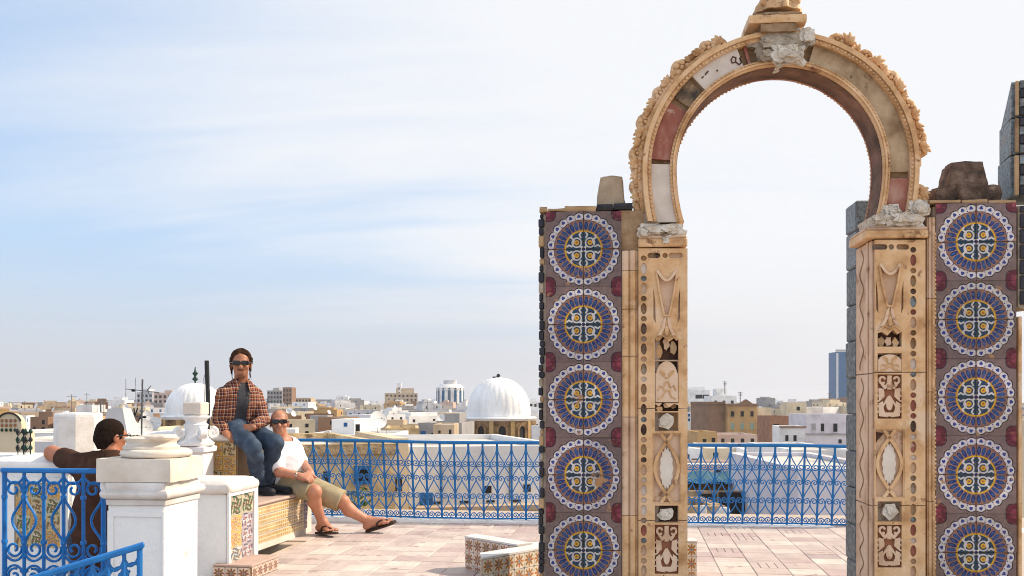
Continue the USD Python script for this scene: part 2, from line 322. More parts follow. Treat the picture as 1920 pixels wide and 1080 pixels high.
mat('blue_stone_light', [(.05, .09, .12), (.24, .29, .31), (.09, .085, .09), (.33, .34, .33)], 46, .55, .3, 70, .005, spots=((.30, .22, .16), 9, .64))
mat('whitewash', [(.68, .66, .65), (.80, .79, .77), (.83, .82, .80)], 3, .85, .4, 30, .012, spots=[((.57, .53, .49), 7, .63), ((.36, .32, .28), 18, .72)])
mat('old_whitewash', [(.58, .52, .47), (.76, .73, .70)], 6, .85, .35, 35, .01, spots=[((.45, .36, .29), 10, .66), ((.30, .27, .25), 16, .72)])
mat('cream_stone', [(.60, .52, .43), (.73, .66, .58)], 6, .8, .3, 50, .008, spots=((.48, .37, .25), 8, .66))
mat('blue_paint', [(.005, .115, .33), (.007, .16, .43)], 20, .42, .25, 90, .003, spec=.4, spots=[((.02, .05, .12), 9, .60), ((.09, .045, .03), 30, .70)])
mat('bright_blue_paint', [(.006, .125, .40), (.008, .17, .50)], 20, .42, .25, 90, .003, spec=.4, spots=[((.005, .10, .33), 9, .60), ((.10, .06, .045), 34, .71)])
mat('iron_black', (.018, .02, .02), 20, .5, .1, 60); mat('iron_green', (.012, .045, .03), 20, .45, .1, 60); mat('iron_grey', (.14, .14, .14), 20, .5, .1, 60, metal=.4)
mat('grout', [(.40, .32, .25), (.52, .43, .35)], 18, .9, .4, 60, .005)
# ------------------------------------------------------------------ the tiled gate wall
rng = random.Random(7)
GA = 4.67; GO = np.array([0.380, 5.297, 0.0]); GR = rotz(-GA)
def wl(px, py, y=0.0):
    r = ray(px, py); d = GR[:, 1]; t = (y + GO @ d - 0) / (r @ d)
    p = GR.T @ (np.array([0, 0, EYE]) + r * t - GO); return p[0], p[2]
def gpt(x, y, z): return GO + GR @ np.array([x, y, z])
def pxpoly(poly, y=0.0):
    def ring(c): return [wl(a, b, y) for a, b in c]
    out = [Polygon(ring(g.exterior.coords), [ring(i.coords) for i in g.interiors]) for g in getattr(poly, 'geoms', [poly]) if g.geom_type == 'Polygon']
    return unary_union([g.buffer(0) for g in out])
def star(cx, cy, r, n, k, ph=0.0, m=96):
    a = np.arange(m) * 2 * PI / m; rr = r * (1 + k * np.abs(np.cos(n * (a - ph) / 2))) ; return Polygon(np.stack([cx + rr * np.cos(a), cy + rr * np.sin(a)], 1))
def paint(layers, clip):
    """layers from the bottom up -> regions that do not overlap"""
    done, out = None, []
    for pl, c in layers[::-1]:
        q = pl.intersection(clip); q = q if done is None else q.difference(done)
        done = pl.intersection(clip) if done is None else done.union(pl.intersection(clip)); out.append((q.simplify(.0006), c))
    return out
def roundel_quarter():
    W, D, BG = (.55, .50, .49), (.015, .011, .018), (.165, .110, .102)
    BL, LB, TEAL, OR, GO_, CR = (.009, .024, .12), (.03, .075, .20), (.009, .04, .07), (.22, .10, .06), (.58, .31, .018), (.095, .010, .022)
    L = [(sbox(-1, -1, 1, 1), BG)]
    for k in range(7):
        a = math.radians(45 + (k - 3) * 9); L.append((LineString([(.46 * math.cos(a), .46 * math.sin(a)), (.8 * math.cos(a), .8 * math.sin(a))]).buffer(.0025), (.14, .095, .092)))
    L += [(star(.5, .5, .135, 5, .16, PI * 1.25), D), (star(.5, .5, .124, 5, .16, PI * 1.25), CR), (star(.5, .5, .06, 5, .2, PI * 1.25), (.19, .028, .05))]
    L += [(star(0, 0, .468, 24, .055, PI / 24), D), (star(0, 0, .455, 24, .055, PI / 24), W), (star(0, 0, .384, 32, .035), (.07, .035, .045)), (star(0, 0, .375, 32, .035), OR)]
    for k in range(32):
        a = (k + .5) * 2 * PI / 32; c, s = math.cos(a), math.sin(a)
        el = affinity.translate(affinity.rotate(affinity.scale(Point(0, 0).buffer(1, 8),   .060, .0265), a, use_radians=True, origin=(0, 0)), .312 * c, .312 * s)
        L += [(el.buffer(.0055), (.30, .17, .12)), (el, BL if k % 3 else (.018, .05, .17)), (affinity.scale(affinity.translate(el, .012 * c, .012 * s), .45, .45), LB)]
    for k in range(24):
        a = (k + .5) * 2 * PI / 24; c, s = math.cos(a), math.sin(a)
        tri = affinity.translate(affinity.rotate(star(0, 0, .0175, 3, .5), a, use_radians=True, origin=(0, 0)), .438 * c, .438 * s); L.append((tri, (.02, .04, .20)))
        b = k * 2 * PI / 24; L.append((Point(.405 * math.cos(b), .405 * math.sin(b)).buffer(.009, 3), (.05, .035, .12)))
    for k in range(24):
        b = k * 2 * PI / 24; L.append((LineString([(.425 * math.cos(b), .425 * math.sin(b)), (.49 * math.cos(b), .49 * math.sin(b))]).buffer(.003), (.22, .17, .19)))
    L += [(Point(0, 0).buffer(.252, 24), (.30, .14, .03)), (Point(0, 0).buffer(.247, 24), GO_), (Point(0, 0).buffer(.228, 24), TEAL)]
    for sx, sy in ((1, 1),):
        cx, cy = .085, .082
        L += [(Point(cx, cy).buffer(.070, 12), W), (Point(cx, cy).buffer(.052, 12), TEAL), (Point(cx, cy).buffer(.034, 10), GO_), (Point(cx, cy).buffer(.014, 6), (.35, .13, .03))]
        L += [(LineString([(.135, .13), (.165, .155), (.15, .18)]).buffer(.012), W), (LineString([(.15, .03), (.19, .05), (.215, .03)]).buffer(.011), W), (LineString([(.03, .15), (.05, .19), (.03, .215)]).buffer(.011), W),
              (LineString([(0.0, .02), (.05, .028), (.03, .05), (.02, 0)]).buffer(.008), W), (LineString([(cx + .05, cy - .02), (cx + .03, cy + .05)]).buffer(.010), W), (Point(.17, .09).buffer(.015, 4), BL), (Point(.09, .17).buffer(.015, 4), BL), (Point(0, 0).buffer(.018, 4), BL)]
    return paint(L, sbox(0, 0, .5, .5))
RQ = [(np.vstack(vs), f, c) for pl, c in roundel_quarter() for g in getattr(pl, 'geoms', [pl]) if g.geom_type == 'Polygon' and g.area > 2e-6 for vs, f in [trimesh.creation.triangulate_polygon(g, engine='earcut')]]
def roundel_tile(u, w, side, sx, sy, y, tilt, tint):
    gg = G(); h = side / 2
    for v, f, c in RQ:
        x = sx * v[:, 0] * side * .988 + sx * .0018; z = sy * v[:, 1] * side * .988 + sy * .0018
        yy = y + tilt[0] * (x - sx * h / 2) + tilt[1] * (z - sy * h / 2)
        gg.add(np.stack([u + x, yy, w + z], 1), f if sx * sy > 0 else f[:, ::-1], np.array(c) * tint)
    x0, x1 = sorted((u + sx * .0018, u + sx * (h * .988 + .0018))); z0, z1 = sorted((w + sy * .0018, w + sy * (h * .988 + .0018)))
    gg.box(x0, x1, y + .0025, y + .02, z0, z1, (.33, .2, .12)); return gg
def tile_column(parent, u, top, n=5, side=.4):
    for k in range(n):
        w = top - side * (k + .5)
        for sx in (-1, 1):
            for sy in (1, -1):
                t = 1 + rng.uniform(-.22, .14)
                part(parent, 'tile', roundel_tile(u, w, side, sx, sy, -.008 + rng.uniform(-.0025, .0025), (rng.uniform(-.018, .018), rng.uniform(-.018, .018)), (t, t, t * rng.uniform(.95, 1.05))), 'roundel_glaze')
# left pillar
pl = thing('tiled_pillar', 'broad pillar faced with five round blue flower tile medallions, left of the marble arch', 'pillar', GO, -GA)
TOPL = wl(1094, 397)[1]; TOPR = wl(1828, 381)[1]
xL = wl(1010, 700)[0]
g = G(); g.cbox(xL + .012, .405, .012, .50, 0, TOPL - .003, .012); part(pl, 'core', g, 'grout')
tile_column(pl, 0.0, TOPL)
z = .02
while z < TOPL - .03:                                   # the narrow edge strip: black glazed bricks, some lost
    h = rng.uniform(.030, .062); z1 = min(z + h, TOPL - .005); q = rng.random()
    g = G(); g.cbox(xL + rng.uniform(-.002, .007), -.204 - rng.uniform(0, .012), -.004 + rng.uniform(-.004, .006), .30, z, z1 - .004, .005)
    part(pl, 'edge_brick', g, 'black_glaze' if q < .62 else 'ochre_brick' if q < .9 else 'mortar_grey'); z = z1
a, b = wl(1060, 397)[0], wl(1120, 397)[0]
for (x0, x1, y0, y1, m_, am) in ((1012, 1026, 388, 398, 'ochre_brick', .006), (1027, 1062, 391, 398, 'ochre_brick', .005), (1059, 1118, 386, 398, 'ochre_brick', .005), (1119, 1149, 383, 396, 'black_glaze', .002), (1151, 1186, 381, 394, 'black_glaze', .002)):
    (ua, wa), (ub, wb) = wl(x0, y1), wl(x1, y0)
    part(pl, 'coping_brick', lump(ua, ub, -.008, .42, wa + .002, wb, am, 20, .03, x0, .08), m_)
# brown broken strip and moulding blocks between tiles and marble
mouldL = thing('marble_moulding', 'narrow weathered marble moulding strip between the left tile medallions and the carved jamb', 'moulding', GO, -GA)
def mould(parent, x0, x1, ys, front, sgn):
    for y0, y1 in zip(ys[:-1], ys[1:]):
        (ua, wb), (ub, _) = wl(x0, y0), wl(x1, y0); wa = wl(x0, y1)[1] if y1 < 1150 else 0.0
        g = G(); uw = ub - ua; j = rng.uniform(-.003, .003)
        prof = [(0, .012), (.0, -.002), (.14, -.008), (.40, -.008), (.44, .002), (.48, .002), (.54, -.013), (.68, -.017), (.84, -.013), (.90, -.002), (1, -.002), (1, .012)]
        if sgn < 0: prof = [(1 - a, b) for a, b in prof][::-1]
        pg = Polygon([(ua + .0015 + (uw - .003) * a, b + front + j) for a, b in prof] + ([(ub - .0015, .4), (ua + .0015, .4)] if sgn > 0 else [(ub - .0015, .4), (ua + .0015, .4)]))
        g.slab(pg.buffer(0), wa + .0015, wb - .0015); part(parent, 'moulding_block', g, rng.choice(['warm_marble', 'pale_marble', 'warm_marble']))
mould(mouldL, 1166, 1196, [470, 508, 580, 668, 782, 966, 1200], 0, 1)
g = lump(wl(1152, 430)[0], wl(1208, 430)[0], -.004, .4, wl(1180, 470)[1], wl(1180, 394)[1], .008, 14, .03, 3, .10); part(mouldL, 'broken_block', g, 'brown_stone', label='brown broken stone block above the strip')
# right pillar
pr_ = thing('tiled_pillar', 'broad pillar faced with round blue flower tile medallions, right of the marble arch, with bare clay patches', 'pillar', GO, -GA)
UR = wl(1829, 700)[0]; xR = UR + .2
g = G(); g.cbox(UR - .205, UR + .212, .012, .50, 0, TOPR - .003, .012); part(pr_, 'core', g, 'grout')
tile_column(pr_, UR, TOPR)
for (x0, x1, y0, y1) in ((1742, 1800, 375, 382), (1802, 1850, 374, 382), (1852, 1904, 375, 383)):
    (ua, wa), (ub, wb) = wl(x0, y1), wl(x1, y0); part(pr_, 'coping_brick', lump(ua, ub, -.012, .42, wa + .001, wb, .004, 20, .03, x0, .08), 'ochre_brick')
mouldR = thing('marble_moulding', 'golden marble moulding with beaded edge between the carved jamb and the right tile medallions', 'moulding', GO, -GA)
mould(mouldR, 1737, 1754, [408, 560, 735, 940, 1200], -.004, -1)
bd = G(); zt = wl(1751, 440)[1]; ub = wl(1750.5, 440)[0]
for k in range(95):
    zz = zt - k * .0215
    if zz > .02 and rng.random() < .9: bd.ball((ub + rng.uniform(-.001, .001), -.022, zz), (.0062, .006, .008), 1)
part(mouldR, 'bead_course', bd, 'warm_marble', True, kind='stuff')
# right-hand continuation: black tile strip, narrow marble jamb, head of the next opening
nx = thing('tiled_doorway', 'edge of a second doorway at the right side of the photo, dark tiles over a marble jamb', 'doorway', GO, -GA)
u0 = UR + .214; uS = wl(1905, 700)[0]; u0 = max(u0, uS)
zA, zB = wl(1908, 575)[1], wl(1908, 385)[1]
part(nx, 'jamb', G().cbox(u0, u0 + .018, .0, .34, 0, zA - .05, .004), 'warm_marble')
part(nx, 'jamb', G().cbox(u0 + .95, u0 + 1.2, .0, .34, 0, zB, .01), 'warm_marble')
pts = [(u0 + .95 * k / 24, zA - .05 + .10 * math.sqrt(max(0, 1 - (2 * k / 24 - 1) ** 2)) ** .5 - .03) for k in range(25)]
part(nx, 'lintel', G().plate(Polygon([(u0, zA)] + [(a, b) for a, b in pts[1:-1]] + [(u0 + .95, zA), (u0 + .95, zB), (u0, zB)]).buffer(0), .004, .34), 'mortar_grey')
z = zA + .01; row = 0
while z < zB - .02:
    for k in range(6):
        x = u0 + .006 + k * .155
        part(nx, 'tile', G().cbox(x, x + .15, -.010 + rng.uniform(-.002, .002), .01, z, min(z + .075, zB) - .004, .003), 'black_glaze' if (k == 0 or rng.random() < .5) else 'blue_stone_light')
    z += .079; row += 1
# the tall chipped pier standing on the right
(ua, _), (ub, wt) = wl(1871, 372, .30), wl(1903, 155, .12); wb = wl(1890, 374, .1)[1]
tp = thing('tiled_pier', 'tall chipped pier stump clad in blue grey patterned tiles, top right corner on the wall', 'pier', GO, -GA)
uc = wl(1896, 260, .07)[0]
for k, (y0, y1) in enumerate(((372, 295), (293, 226), (224, 157))):
    za, zb = wl(1890, y0, .1)[1], wl(1890, y1, .1)[1]; dx = [0, .008, .016][k]
    pg = [(ua + dx, .30), (ua + dx * .8 + (uc - ua) * .45, .185), (uc - .004 + dx * .3, .07), (uc + .30, .05), (uc + .30, .30)]
    v, f = hull(np.array([(a, b, z_) for z_ in (za + .002, zb - .002) for a, b in pg] if k < 2 else [(a, b, za + .002) for a, b in pg] + [(a + .02 * (i < 1) , b, zb - .002 - (.10 if i < 2 else 0)) for i, (a, b) in enumerate(pg)]))
    part(tp, 'side_block', (v, f), 'blue_stone_light')
    part(tp, 'edge_brick', G().cbox(uc + .004 + dx * .3, uc + .028, .036, .048, za + .004, zb - .004, .004), 'ochre_brick' if k != 1 else 'brown_stone')
    for j in range(4):
        zz = za + (zb - za) * j / 4
        part(tp, 'tile', G().cbox(uc + .03, uc + .16, .032, .049, zz + .003, zz + (zb - za) / 4 - .003, .003), ['black_glaze', 'blue_stone', 'black_glaze', 'blue_stone_light'][(j + k) % 4])
# broken column stubs on the pillars
(ua, wa), (ub, wb) = wl(1117, 386, .12), wl(1174, 318, .12); cu = (ua + ub) / 2
st = lump(-.082, .082, -.08, .08, 0, wb - wa, .006, 22, .02, 5, .3); v, f = st; zz = v[:, 2] / (wb - wa)
v[:, 0] = v[:, 0] * np.interp(zz, [-.1, .1, .35, .6, .95, 1.1], [1, 1.0, .86, .80, .76, .70]) - .012 * np.interp(zz, [0, 1], [1, -.4]) * 0; v[:, 1] *= np.interp(zz, [-.1, .1, .35, .6, 1.1], [1, 1.0, .86, .80, .74])
sp = gpt(cu, .12, TOPL + .01)
t_ = thing('column_stub', 'broken pale column stub standing on top of the left tiled pillar', 'column stub', sp, -GA); part(t_, 'shaft', (v, f), 'stub_stone', True)
(ua, wa), (ub, wb) = wl(1750, 376, .14), wl(1862, 293, .14); H_ = wb - wa; hw = (ub - ua) / 2
t_ = thing('stone_stub', 'dark broken column base with two bulging shoulders on top of the right tiled pillar', 'column stub', gpt((ua + ub) / 2, .16, TOPR + .008), -GA)
v, f = lump(-hw * .74, hw * .74, -.11, .11, 0, H_, .008, 18, .02, 9, .25); v[:, 0] *= np.interp(v[:, 2] / H_, [0, .35, 1], [1.06, .90, .70]); v[:, 1] *= np.interp(v[:, 2] / H_, [0, 1], [1.0, .8]); part(t_, 'shaft', (v, f), 'dark_stone', True)
for s_ in (-1, 1): part(t_, 'shoulder', lump(s_ * hw * .74 - .055, s_ * hw * .74 + .055, -.10, .06, 0, H_ * .44, .010, 20, .02, 11 + s_, .5), 'dark_stone', True)
part(t_, 'shoulder', lump(-.06, .05, -.145, -.06, 0, H_ * .46, .010, 20, .02, 21, .5), 'dark_stone', True)
# slim pillar of small blue tiles behind the right jamb, and its twin behind the left
for k_, (pxl, lab) in enumerate(((1586, 'slim pillar stacked from dark blue speckled tiles behind the right marble jamb'),)):
    t_ = thing('blue_tiled_post', lab, 'pillar', GO, -GA); ul = wl(pxl, 700, .56)[0]; z = 0.0; zt = wl(pxl, 386, .50)[1]
    k = 0
    while z < zt - .02:
        z1 = min(z + .205, zt); j = rng.uniform(-.004, .004)
        part(t_, 'block', G().cbox(ul + j, ul + .17, .335, .56, z + .001, z1 - .002, .008), 'blue_stone' if k < 9 else 'blue_stone_light'); z = z1; k += 1

# ------------------------------------------------------------------ the marble arch
ar = thing('marble_arch', 'carved marble horseshoe arch with flower crest on two inlaid jambs, framing the sky', 'arch', GO, -GA)
AU, AW = wl(1462, 312, -.02); WB = -.275
def arc(r, n=72):
    """points (x, z) of the horseshoe of radius r about the centre, from the left foot to the right foot"""
    lo = np.linspace(WB, 0, 10)[:-1]; x = r - .5 * (r - np.sqrt(r * r - lo ** 2))
    th = np.linspace(PI, 0, n)
    L = np.stack([-x, lo], 1); A = np.stack([r * np.cos(th), r * np.sin(th)], 1); Rr = np.stack([x[::-1], lo[::-1]], 1)
    return np.vstack([L, A, Rr])
def band(r0, r1, y0, y1, a0=None, a1=None, n=72, jag=0, seed=0):
    """a solid strip of the arch between two radii and two depths; a0, a1 limit it to an angle range (degrees, anticlockwise from +x; >180 or <0 reach down the legs)"""
    A, B = arc(r0, n), arc(r1, n)
    if a0 is not None:
        mid = (A + B) / 2; ang = np.degrees(np.arctan2(mid[:, 1], mid[:, 0])); ang = np.where(ang < -90, ang + 360, ang)
        full = (ang >= a0) & (ang <= a1); A, B = A[full], B[full]
    n_ = len(A); g = G(); rows = []
    for (pp, y) in ((A, y0), (B, y0), (B, y1), (A, y1)): rows.append(np.stack([AU + pp[:, 0], np.full(n_, y), AW + pp[:, 1]], 1))
    v = np.stack(rows, 1)
    if jag:
        d = (np.random.RandomState(seed).rand(2, 2) - .5) * jag; v[0, :, 0] += d[0, 0]; v[0, :, 2] += d[0, 1]; v[-1, :, 0] += d[1, 0]; v[-1, :, 2] += d[1, 1]
    v = v.reshape(-1, 3); q = []
    for i in range(n_ - 1):
        for j in range(4): q.append([i * 4 + j, i * 4 + (j + 1) % 4, (i + 1) * 4 + (j + 1) % 4, (i + 1) * 4 + j])
    e = (n_ - 1) * 4; q += [[0, 3, 2, 1], [e, e + 1, e + 2, e + 3]]
    g.add(v, q); return g
part(ar, 'archivolt_core', band(.567, .664, .035, .22), 'brown_stone')
part(ar, 'inner_moulding', band(.532, .566, -.004, .225), 'warm_marble'); part(ar, 'inner_fillet', band(.542, .552, -.013, -.005), 'warm_marble')
part(ar, 'outer_moulding', band(.665, .712, -.010, .215), 'warm_marble'); part(ar, 'outer_fillet', band(.686, .709, -.022, -.011), 'warm_marble')
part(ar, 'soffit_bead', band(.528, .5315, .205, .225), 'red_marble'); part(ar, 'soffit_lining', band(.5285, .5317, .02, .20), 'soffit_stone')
def beads(r, n, y, rad, name, a0=-24, a1=204):
    g = G(); c = arc(r, 300); s_ = np.r_[0, np.cumsum(np.linalg.norm(np.diff(c, axis=0), axis=1))]
    for k in range(n):
        d = s_[-1] * (k + .5) / n; x, z_ = np.interp(d, s_, c[:, 0]), np.interp(d, s_, c[:, 1]); an = math.degrees(math.atan2(z_, x)) % 360
        if 75 < an < 103 or rng.random() < .05: continue
        q = .85 + .3 * rng.random(); g.ball((AU + x, y, AW + z_), (rad * q, rad, rad * q), 1)
    part(ar, name, g, 'warm_marble', True, kind='stuff')
beads(.6745, 118, -.014, .0075, 'bead_course'); beads(.560, 105, -.008, .0058, 'bead_course')
beads(.529, 100, .216, .0075, 'bead_course')
for a0, a1, m_, y_ in ((176, 215, 'white_marble', .006), (146, 175.5, 'red_marble', .010), (132.5, 145.5, 'sooty_stone', .016), (108.5, 132, 'white_marble', .004), (102, 108, 'red_marble', .012), (-3, 74, 'tan_stone', .014), (-40, -3.5, 'red_marble', .008)):
    part(ar, 'inlay_panel', band(.5665, .6645, y_, .034, a0, a1, jag=.012, seed=int(a0) + 50), m_)
# white stone's dark red flourish
for pts in ([(1371, 112), (1374, 106), (1380, 108), (1379, 116), (1373, 118), (1371, 112)], [(1380, 116), (1386, 121), (1391, 116)], [(1390, 115), (1387, 109), (1391, 105)], [(1322, 140), (1328, 133)], [(1316, 146), (1319, 143)], [(1344, 133), (1346, 131)]):
    part(ar, 'inlay_mark', G().tube([(wl(a, b, 0)[0], .003, wl(a, b, 0)[1]) for a, b in pts], .0045, 6), 'cavity')
# the crest: rosettes and curling leaves
def rosette(c, R, seed, petals=6):
    r_ = random.Random(seed); g = G(); a0 = r_.random() * 6
    v, f = lump(-R, R, -R * .5, R * .6, -R, R, R * .16, 22, R * .4, seed, .8); g.add(v + np.array([0, R * .25, 0]), f)
    for k in range(petals):
        a = a0 + k * 2 * PI / petals; g.ball((math.cos(a) * R * .62, -R * .42, math.sin(a) * R * .62), (R * .36, R * .26, R * .36), 1)
    g.ball((0, -R * .55, 0), R * .27, 1); return g.xf(t=c)
def leaf(c, ang, R, seed):
    """a clump of carved foliage: a hummock with lobes that spread away from the arch"""
    r_ = random.Random(seed); g = G(); v, f = lump(-R * .95, R * .95, -R * .35, R * .7, -R * .9, R * .55, R * .18, 24, R * .42, seed, .7); g.add(v, f)
    n = r_.choice((4, 5)); s_ = r_.choice((-1, 1))
    for k in range(n):
        a = PI / 2 + (k - (n - 1) / 2) * .62 + s_ * .2; d = np.array([math.cos(a), 0, math.sin(a)]); L_ = R * r_.uniform(.75, 1.15); t = np.linspace(0, 1, 5)
        g.tube([np.array([0, -R * .30 - R * .35 * math.sin(q * 2.6), 0]) + d * L_ * q + np.array([s_ * .25 * R * q * q, 0, 0]) for q in t], R * np.array([.20, .27, .27, .22, .10]), 6)
    for k in range(2): g.ball((s_ * R * (.55 - 1.1 * k), -R * .45, -R * .35), (R * .30, R * .24, R * .30), 1)
    a = ang; M = np.array([[math.cos(a), 0, -math.sin(a)], [0, 1, 0], [math.sin(a), 0, math.cos(a)]]); return g.xf(M, c)
cr = arc(.740, 400); cs = np.r_[0, np.cumsum(np.linalg.norm(np.diff(cr, axis=0), axis=1))]
pieces = 50; br = arc(.716, 72)
part(ar, 'crest_base', band(.713, .733, .03, .15, 113, 212), 'warm_marble'); part(ar, 'crest_base', band(.713, .733, .03, .15, 0, 66), 'warm_marble'); part(ar, 'crest_base', band(.713, .735, .03, .15, -20, -10), 'warm_marble')
for k in range(pieces):
    d = cs[-1] * (k + .5) / pieces; x, z_ = np.interp(d, cs, cr[:, 0]), np.interp(d, cs, cr[:, 1]); an = math.degrees(math.atan2(z_, x)); an = an + 360 if an < -90 else an
    if 66 < an < 113 or an < -16 or -8 < an < 5: continue
    c = np.array([AU + x, .055 + rng.uniform(-.012, .012), AW + z_]); R = rng.uniform(.033, .049)
    if k % 3 == 0: part(ar, 'rosette', rosette(c, R, 100 + k, rng.choice((5, 6, 8))), 'warm_marble', 40)
    else: part(ar, 'acanthus_leaf', leaf(c, math.radians(an - 90), R * 1.0, 200 + k), 'warm_marble', 50)
# mortar daubs: keystone, feet
def daub(x0, x1, y0, y1, d0, d1, amp, m_, seed, name='mortar_patch', rnd=.45):
    """broken mortar: jagged layers, each smaller and prouder than the one below"""
    r_ = random.Random(seed * 7 + 1); cx, cy, hx, hy = (x0 + x1) / 2, (y0 + y1) / 2, (x1 - x0) / 2, (y1 - y0) / 2; g = G(); dep = d1; nl = 3
    for k in range(nl):
        s_ = 1 - .24 * k; n = 22; ox, oy = r_.uniform(-.16, .16) * hx * k, r_.uniform(-.16, .16) * hy * k; pts = []
        for q in range(n):
            a = 2 * PI * (q + r_.uniform(-.3, .3)) / n; c, s2 = math.cos(a), math.sin(a); sq = 1 / max(abs(c), abs(s2)) ** .75; rr = s_ * sq * r_.uniform(.74, 1.06); pts.append((cx + ox + hx * c * rr, cy + oy + hy * s2 * rr))
        pg = pxpoly(Polygon(pts).buffer(0), -.02); top = d0 * (.45 + .55 * k / (nl - 1)) - .003 * k
        for p_ in getattr(pg, 'geoms', [pg]):
            if p_.geom_type != 'Polygon' or p_.area < 1e-5: continue
            m = trimesh.creation.extrude_polygon(p_, dep - top, engine='earcut'); w = np.array(m.vertices); v = np.stack([w[:, 0], dep - w[:, 2], w[:, 1]], 1); v, f = trimesh.remesh.subdivide_to_size(v, m.faces, .022, max_iter=8)
            fr = np.clip((dep - v[:, 1]) / max(1e-6, dep - top), 0, 1) > .5; q = (meshkit.fbm(v * 48, 3, seed + k) - .5) * amp * 1.5; v[:, 1] += q * fr + (v[:, 0] - v[:, 0].mean()) * r_.uniform(-.05, .05) * fr; v[:, 2] += q * .6; g.add(v, f)
        dep = top + .004
    part(ar, name, g, m_)
daub(1402, 1530, 56, 98, -.030, .21, .012, 'mortar_grey', 1); daub(1440, 1516, 78, 124, -.046, .10, .016, 'mortar', 2); daub(1418, 1455, 88, 116, -.030, .10, .012, 'mortar_grey', 3); daub(1490, 1532, 50, 84, -.034, .20, .012, 'mortar', 4)
daub(1196, 1288, 419, 444, -.040, .21, .012, 'mortar', 5); daub(1236, 1262, 436, 462, -.034, .02, .008, 'mortar', 6); daub(1194, 1222, 424, 446, -.048, .05, .010, 'mortar', 7)
daub(1628, 1740, 396, 430, -.042, .21, .014, 'mortar', 8); daub(1702, 1744, 372, 408, -.050, .10, .014, 'mortar', 9); daub(1652, 1690, 380, 412, -.036, .04, .012, 'mortar', 10); daub(1634, 1662, 402, 424, -.052, .05, .01, 'mortar', 11)
# top stone with the foot of a finial
fn = thing('finial', 'carved stone finial foot on a moulded block at the very top of the arch', 'finial', GO, -GA)
for (x0, x1, y0, y1, d0, d1, m_) in ((1403, 1512, 28, 46, -.05, .24, 'warm_marble'), (1426, 1492, 44, 62, -.045, .22, 'brown_stone'), (1412, 1504, 22, 31, -.035, .22, 'brown_stone')):
    (ua, wa), (ub, wb) = wl(x0, y1, -.03), wl(x1, y0, -.03); part(fn, 'block', lump(ua, ub, d0, d1, wa, wb, .005, 24, .02, x0, .06), m_, 40)
(uc, wb), (ue, wt) = wl(1457, 26, .09), wl(1486, -70, .09); rr = ue - uc
def flut(R, a, z_): return R * (1 + .07 * np.cos(9 * a))
part(fn, 'shaft', G().lathe([(0, wb - .01), (rr * 1.55, wb - .01), (rr * 1.5, wb + .02), (rr * 1.2, wb + .055), (rr * 1.0, wb + .10), (rr * .95, wb + .2), (rr * 1.1, wt), (0, wt + .02)], 45, (uc, .09, 0), rib=flut), 'warm_marble', 40)
for k in range(5): part(fn, 'carved_leaf', leaf(np.array([uc + (k - 2) * rr * .5, .09 - rr * 1.05, wb + .035 + .01 * (k % 2)]), 0, .022, 400 + k), 'warm_marble', 50)
# impost blocks
for (x0, x1, y0, y1, m_) in ((1197, 1289, 446, 463, 'warm_marble'), (1622, 1741, 430, 447, 'warm_marble')):
    (ua, wa), (ub, wb) = wl(x0, y1, -.03), wl(x1, y0, -.03)
    part(ar, 'impost', G().cbox(ua, ub, -.034, .30, wa, wb, .006), m_); part(ar, 'impost_fillet', G().cbox(ua + .004, ub - .003, -.026, .295, wb + .0005, wb + .016, .004), 'pale_marble')
